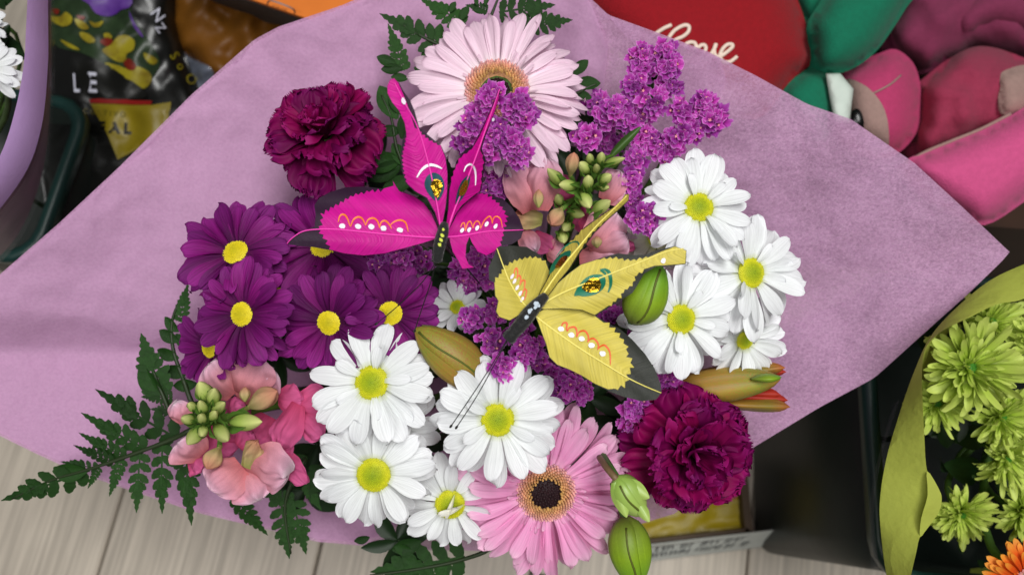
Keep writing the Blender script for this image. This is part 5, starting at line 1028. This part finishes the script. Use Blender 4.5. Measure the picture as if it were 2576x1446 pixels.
sub(decal('muzzle', AT([(660, 440), (760, 455), (835, 520), (882, 600), (902, 700), (893, 810), (780, 800), (660, 660)]), pd, M['beige'], pk, .004, step=10), hdo)
def ball(name, c, rx, ry, d, m, root):
    o = obj(name, lathe_mesh(name, [(math.cos(t) * -1, math.sin(t)) for t in [.08 + i * (math.pi - .16) / 10 for i in range(11)]], 16, 0, 0, m), None, root, root.matrix_basis.inverted() @ M4(Matrix((FW * -rx * .6 * d / FPX, RT * rx * d / FPX, UP * ry * d / FPX)).transposed(), Q(*c, d)))
    return o
n_ = AT([(738, 645), (852, 772)]); sub(ball('nose', n_[0], 23, 28, pd(*n_[0]) - .004, M['nose'], pk), hdo); sub(ball('mouth', n_[1], 16, 12, pd(*n_[1]) - .002, M['nose'], pk), hdo)
love_seam = smoothpts([Q(x, y, pd(x, y) - .001) for x, y in AT([(820, 505), (870, 480), (920, 450), (968, 408)])], 4); V, F, uv = tube(love_seam, .0008, 5); wpart('seam', V, F, M['beige'], pk, uv=uv)
pillow('body', AT([(1060, 520), (1110, 410), (1250, 305), (1400, 250), (1600, 300), (1800, 420), (1800, 700), (1600, 720), (1400, 760), (1200, 830), (1080, 860), (1040, 760)]), .67, .06, .06, M['pplush2'], pk, step=18, rr=90, wr=.012)
pillow('patch', AT([(1495, 420), (1560, 370), (1660, 360), (1700, 480), (1640, 600), (1530, 620), (1500, 560)]), .612, .012, .02, M['beige'], pk, step=14, rr=40)
_, pl = pillow('leg', AT([(1000, 880), (1110, 822), (1250, 765), (1400, 705), (1560, 625), (1720, 555), (1830, 700), (1780, 960), (1634, 1092), (1420, 1218), (1280, 1150), (1130, 1050)]), .60, .04, .05, M['pplush3'], pk, step=18, rr=85)
V, F, uv = tube(smoothpts([Q(x, y, .598) for x, y in AT([(990, 884), (1110, 818), (1250, 760), (1400, 699), (1560, 618)])], 5), .0014, 6); wpart('seam', V, F, M['beige'], pk, uv=uv)
pw = thing('plum_plush_toy', 'dark plum plush toy piled behind the pink plush animal', 'plush toy', loc=Q(2430, 60, .85))
pillow('body', AT([(900, 180), (960, 60), (1080, -120), (1700, -150), (1800, 300), (1640, 340), (1400, 265), (1250, 320), (1100, 400), (1040, 345), (940, 280)]), .72, .06, .06, M['dplush'], pw, step=20, rr=110, wr=.01)
pillow('fold', AT([(1250, 60), (1500, -140), (1800, -100), (1800, 250), (1640, 200), (1450, 160), (1300, 220)]), .69, .04, .05, M['dplush'], pw, step=20, rr=90)
tg = thing('felt_tag', 'small pale felt collar piece between the green limb and the pink muzzle', 'tag', loc=Q(2110, 250, .62))
pillow('felt', AT([(562, 398), (640, 398), (712, 482), (700, 580), (692, 668), (610, 660), (585, 540)]), .585, .006, .006, M['tagwhite'], tg, step=10, rr=20, sm=1)
sb = thing('display_carton', 'dark brown carton carrying the pile of plush toys', 'box', loc=(.5, .45, 0))
slab('carton', [Vector((.20, .27, .16)), Vector((.80, .22, .16)), Vector((.85, .75, .16)), Vector((.15, .75, .16))], M['boxbrown'], sb, .158, Vector((0, 0, -1)))

# ------------------------------------------------------------------ lime sleeve with green chrysanthemums, right
AG = aff(.5815, 1816, 605.3)
GBc = Q(2420, 1130, .62); GC = P(1890, 1388, 0); bucket(None, .275, .112, .120, -.06, 'dark green bucket under the lime-wrapped chrysanthemums', center=(GC.x + .130, GC.y + .112))
gw = thing('lime_wrap', 'lime green wrapping sheet standing around the green chrysanthemums', 'wrap', loc=Q(2330, 1150, .70))
rimG = AG([(1420, 150), (1307, 250), (1190, 275), (1075, 330), (950, 392), (882, 462), (866, 560), (869, 700), (876, 850), (887, 990), (925, 1060), (950, 1100), (940, 1170), (880, 1255), (855, 1285), (840, 1350), (812, 1470), (790, 1560)])
lowG = AG([(1420, 60), (1307, 102), (1180, 160), (1080, 232), (965, 338), (892, 432), (838, 550), (790, 680), (752, 800), (722, 900), (700, 1000), (688, 1080), (682, 1160), (686, 1240), (692, 1300), (700, 1370), (716, 1470), (730, 1560)])
midG = [((a[0] + b[0]) / 2, (a[1] + b[1]) / 2) for a, b in zip(rimG, lowG)]
loft('sheet', [(rimG, (.455, .448)), (midG, (.462, .456)), (lowG, (.476, .468))], M['wrapgreen'], gw, per=5)
botG = [(x + 30 + 0 * y, y) for x, y in lowG]
loft('lower_sheet', [(lowG, (.477, .469)), ([(x + 40, y) for x, y in lowG], (.56, .56)), ([(x + 60, y) for x, y in lowG], (.62, .62))], M['wrapgreen'], gw, per=5)
farG = [(2590, 640), (2720, 660), (2850, 760), (2900, 950), (2900, 1150), (2860, 1350), (2760, 1500), (2600, 1570), (2420, 1590)]
loft('sheet', [(farG, (.462, .452)), ([(x * .8 + 2480 * .2, y * .8 + 1130 * .2) for x, y in farG], (.53, .53)), ([(x * .65 + 2480 * .35, y * .65 + 1130 * .35) for x, y in farG], (.60, .60))], M['wrapgreen'], gw, per=5)
loft('clear_film', [([(x - 14, y + 6) for x, y in lowG[7:]], (.515, .50)), ([(x - 34, y + 20) for x, y in lowG[7:]], (.60, .58))], M['clear'], gw, per=5)
decal('fold', AG([(887, 995), (935, 1065), (948, 1110), (940, 1165), (895, 1230), (858, 1280), (862, 1200), (890, 1100)]), lambda x, y: .4475 + .0003 * abs(y - 1270) * .1, M['wrapgreen'], gw, 0)
gb = Vector((GC.x + .12, GC.y + .115, .26))
def spider(px, py, R, d, tx, ty, label, n=84):
    nrm = facing(tx, ty); c = Q(px, py, d); Rw = R * 1.06 * d / FPX
    root = thing('green_chrysanthemum', label, 'chrysanthemum', mw=M4(frame(nrm), c))
    obj('eye', SEYE, None, root, Matrix.Diagonal((Rw * .16, Rw * .16, Rw * .16, 1)))
    for li, (k0, ln, el) in enumerate(((n // 2, 1.04, -.05), (n // 2, 1.0, .16), (n // 2, .85, .36), (n // 2, .62, .6), (n // 3, .36, .9))):
        for k in range(k0): petal_at(root, 'spider', 6.283 * (k + ru(-.3, .3)) / k0 + li, el + ru(-.15, .15), Rw * ln * ru(.8, 1.08) - Rw * .08, Rw * .08, ru(-.8, .8), z0=-.001, wsc=1.5)
    add_stem(root, c - nrm * .004, nrm, .0022, bind=gb, foot=gb - Vector((0, 0, .2)))
for (x, y), R, d, tx, ty, lb in ((AG([(1078, 548)])[0], 112, .470, -.1, .25, 'largest green spider chrysanthemum with long curled petals in the lime wrap'), (AG([(935, 705)])[0], 70, .488, -.2, 0, 'green spider chrysanthemum cut off by the straight rim of the lime wrap'), (AG([(1215, 765)])[0], 84, .485, .1, 0, 'green spider chrysanthemum below the largest one, facing up'), (AG([(1240, 940)])[0], 80, .488, .1, -.2, 'green spider chrysanthemum with pale curled petal tips'),
      (AG([(1040, 1185)])[0], 72, .50, -.1, -.2, 'lone green spider chrysanthemum over dark leaves by the folded rim'), (AG([(1310, 1170)])[0], 72, .495, .2, 0, 'green spider chrysanthemum above the orange gerbera'), (AG([(1170, 350)])[0], 78, .50, 0, .5, 'green spider chrysanthemum tucked behind the largest one under the rim'), (AG([(1345, 440)])[0], 70, .49, .2, .3, 'pale green spider chrysanthemum beside the largest one')):
    spider(x, y, R, d + .022, tx, ty, lb)
gerbera('orange', *AG([(1330, 1480)])[0], 118, .47, .1, -.1, 'orange gerbera at the front of the lime wrap', bind=gb, foot=gb - Vector((0, 0, .2)))
gl = thing('leaf_sprig', 'dark leaves inside the lime wrap between the green chrysanthemums', 'leaf sprig', loc=Q(2450, 1200, .56))
for k in range(40):
    x, y = 2350 + ru(0, 260), 800 + ru(0, 640); a = Q(x, y, .55 + ru(0, .02)); b = Q(x + ru(-90, 90), y + ru(-90, 90), .545 + ru(0, .02)); obj('leaf', random.choice(PM['leaf']), None, gl, gl.matrix_basis.inverted() @ span(a, b, -FW + RT * ru(-.3, .3), (b - a).length * 1.2))
add_stem(gl, Q(2450, 1200, .56), -FW, .002, bind=gb, foot=gb - Vector((0, 0, .2)))

# ------------------------------------------------------------------ yellow tray and handwritten card
ty_ = thing('wooden_tray', 'low brown tray lined with crumpled yellow paper beside the bucket', 'tray', loc=P(1750, 1300, 0))
c0, c1, c2, c3 = P(1580, 1372, .05), P(1885, 1338, .05), P(1870, 1180, .05), P(1570, 1200, .05)
def rail(a, b, w_, z0, z1, m, root, name='rail'):
    t = (b - a).normalized(); nn = Vector((-t.y, t.x, 0)) * w_
    V = [Vector((p.x, p.y, z)) for z in (z0, z1) for p in (a - nn, b - nn, b + nn, a + nn)]
    F = [(3, 2, 1, 0), (4, 5, 6, 7)] + [(i, (i + 1) % 4, 4 + (i + 1) % 4, 4 + i) for i in range(4)]; wpart(name, V, F, m, root, smooth=False)
for a, b in ((c0, c1), (c1, c2), (c2, c3), (c3, c0)): rail(a, b, .004, .001, .05, M['tray'], ty_)
V = []; F = []; NN = 16
for j in range(NN + 1):
    for i in range(NN + 1):
        p = (c0 * (1 - i / NN) + c1 * (i / NN)) * (1 - j / NN) + (c3 * (1 - i / NN) + c2 * (i / NN)) * (j / NN); V.append(Vector((p.x, p.y, .034 + .006 * noise.noise(Vector((i * .45, j * .45, 0))))))
        if i and j: F.append(((j - 1) * (NN + 1) + i - 1, (j - 1) * (NN + 1) + i, j * (NN + 1) + i, j * (NN + 1) + i - 1))
wpart('liner', V, F, M['yellowwrap'], ty_)
cd = thing('price_card', 'handwritten white card propped against the tray and the bucket', 'card', loc=P(1750, 1400, 0))
K0, K1, K2, K3 = P(1560, 1378, .055), P(2004, 1326, .06), P(1914, 1375, .006), P(1560, 1420, .006)
slab('card', [K0, K3, K2, K1], M['card'], cd, .0012, Vector((0, .5, -1)).normalized())
def cardpt(u, v): return (K0 * (1 - u) + K1 * u) * (1 - v) + (K3 * (1 - u) + K2 * u) * v
for row, (v0, u0, u1) in enumerate(((.3, .22, .74), (.62, .20, .82))):
    u = u0
    while u < u1:
        h_ = .13; V = []; F = []
        for q in range(2):
            ua = u + ru(-.004, .012); ub = u + ru(0, .016); a = cardpt(ua, v0 - h_) ; b = cardpt(ub, v0 + h_ * ru(.2, 1)); sd = Vector((.0011, .0003, 0)); up_ = Vector((0, -.0004, .0012)); k_ = len(V)
            V += [a - sd + up_, a + sd + up_, b + sd + up_, b - sd + up_]; F.append((k_, k_ + 1, k_ + 2, k_ + 3))
        wpart('pencil_mark', V, F, M['ink'], cd, smooth=False); u += ru(.022, .036) + (.03 if rnd() < .18 else 0)
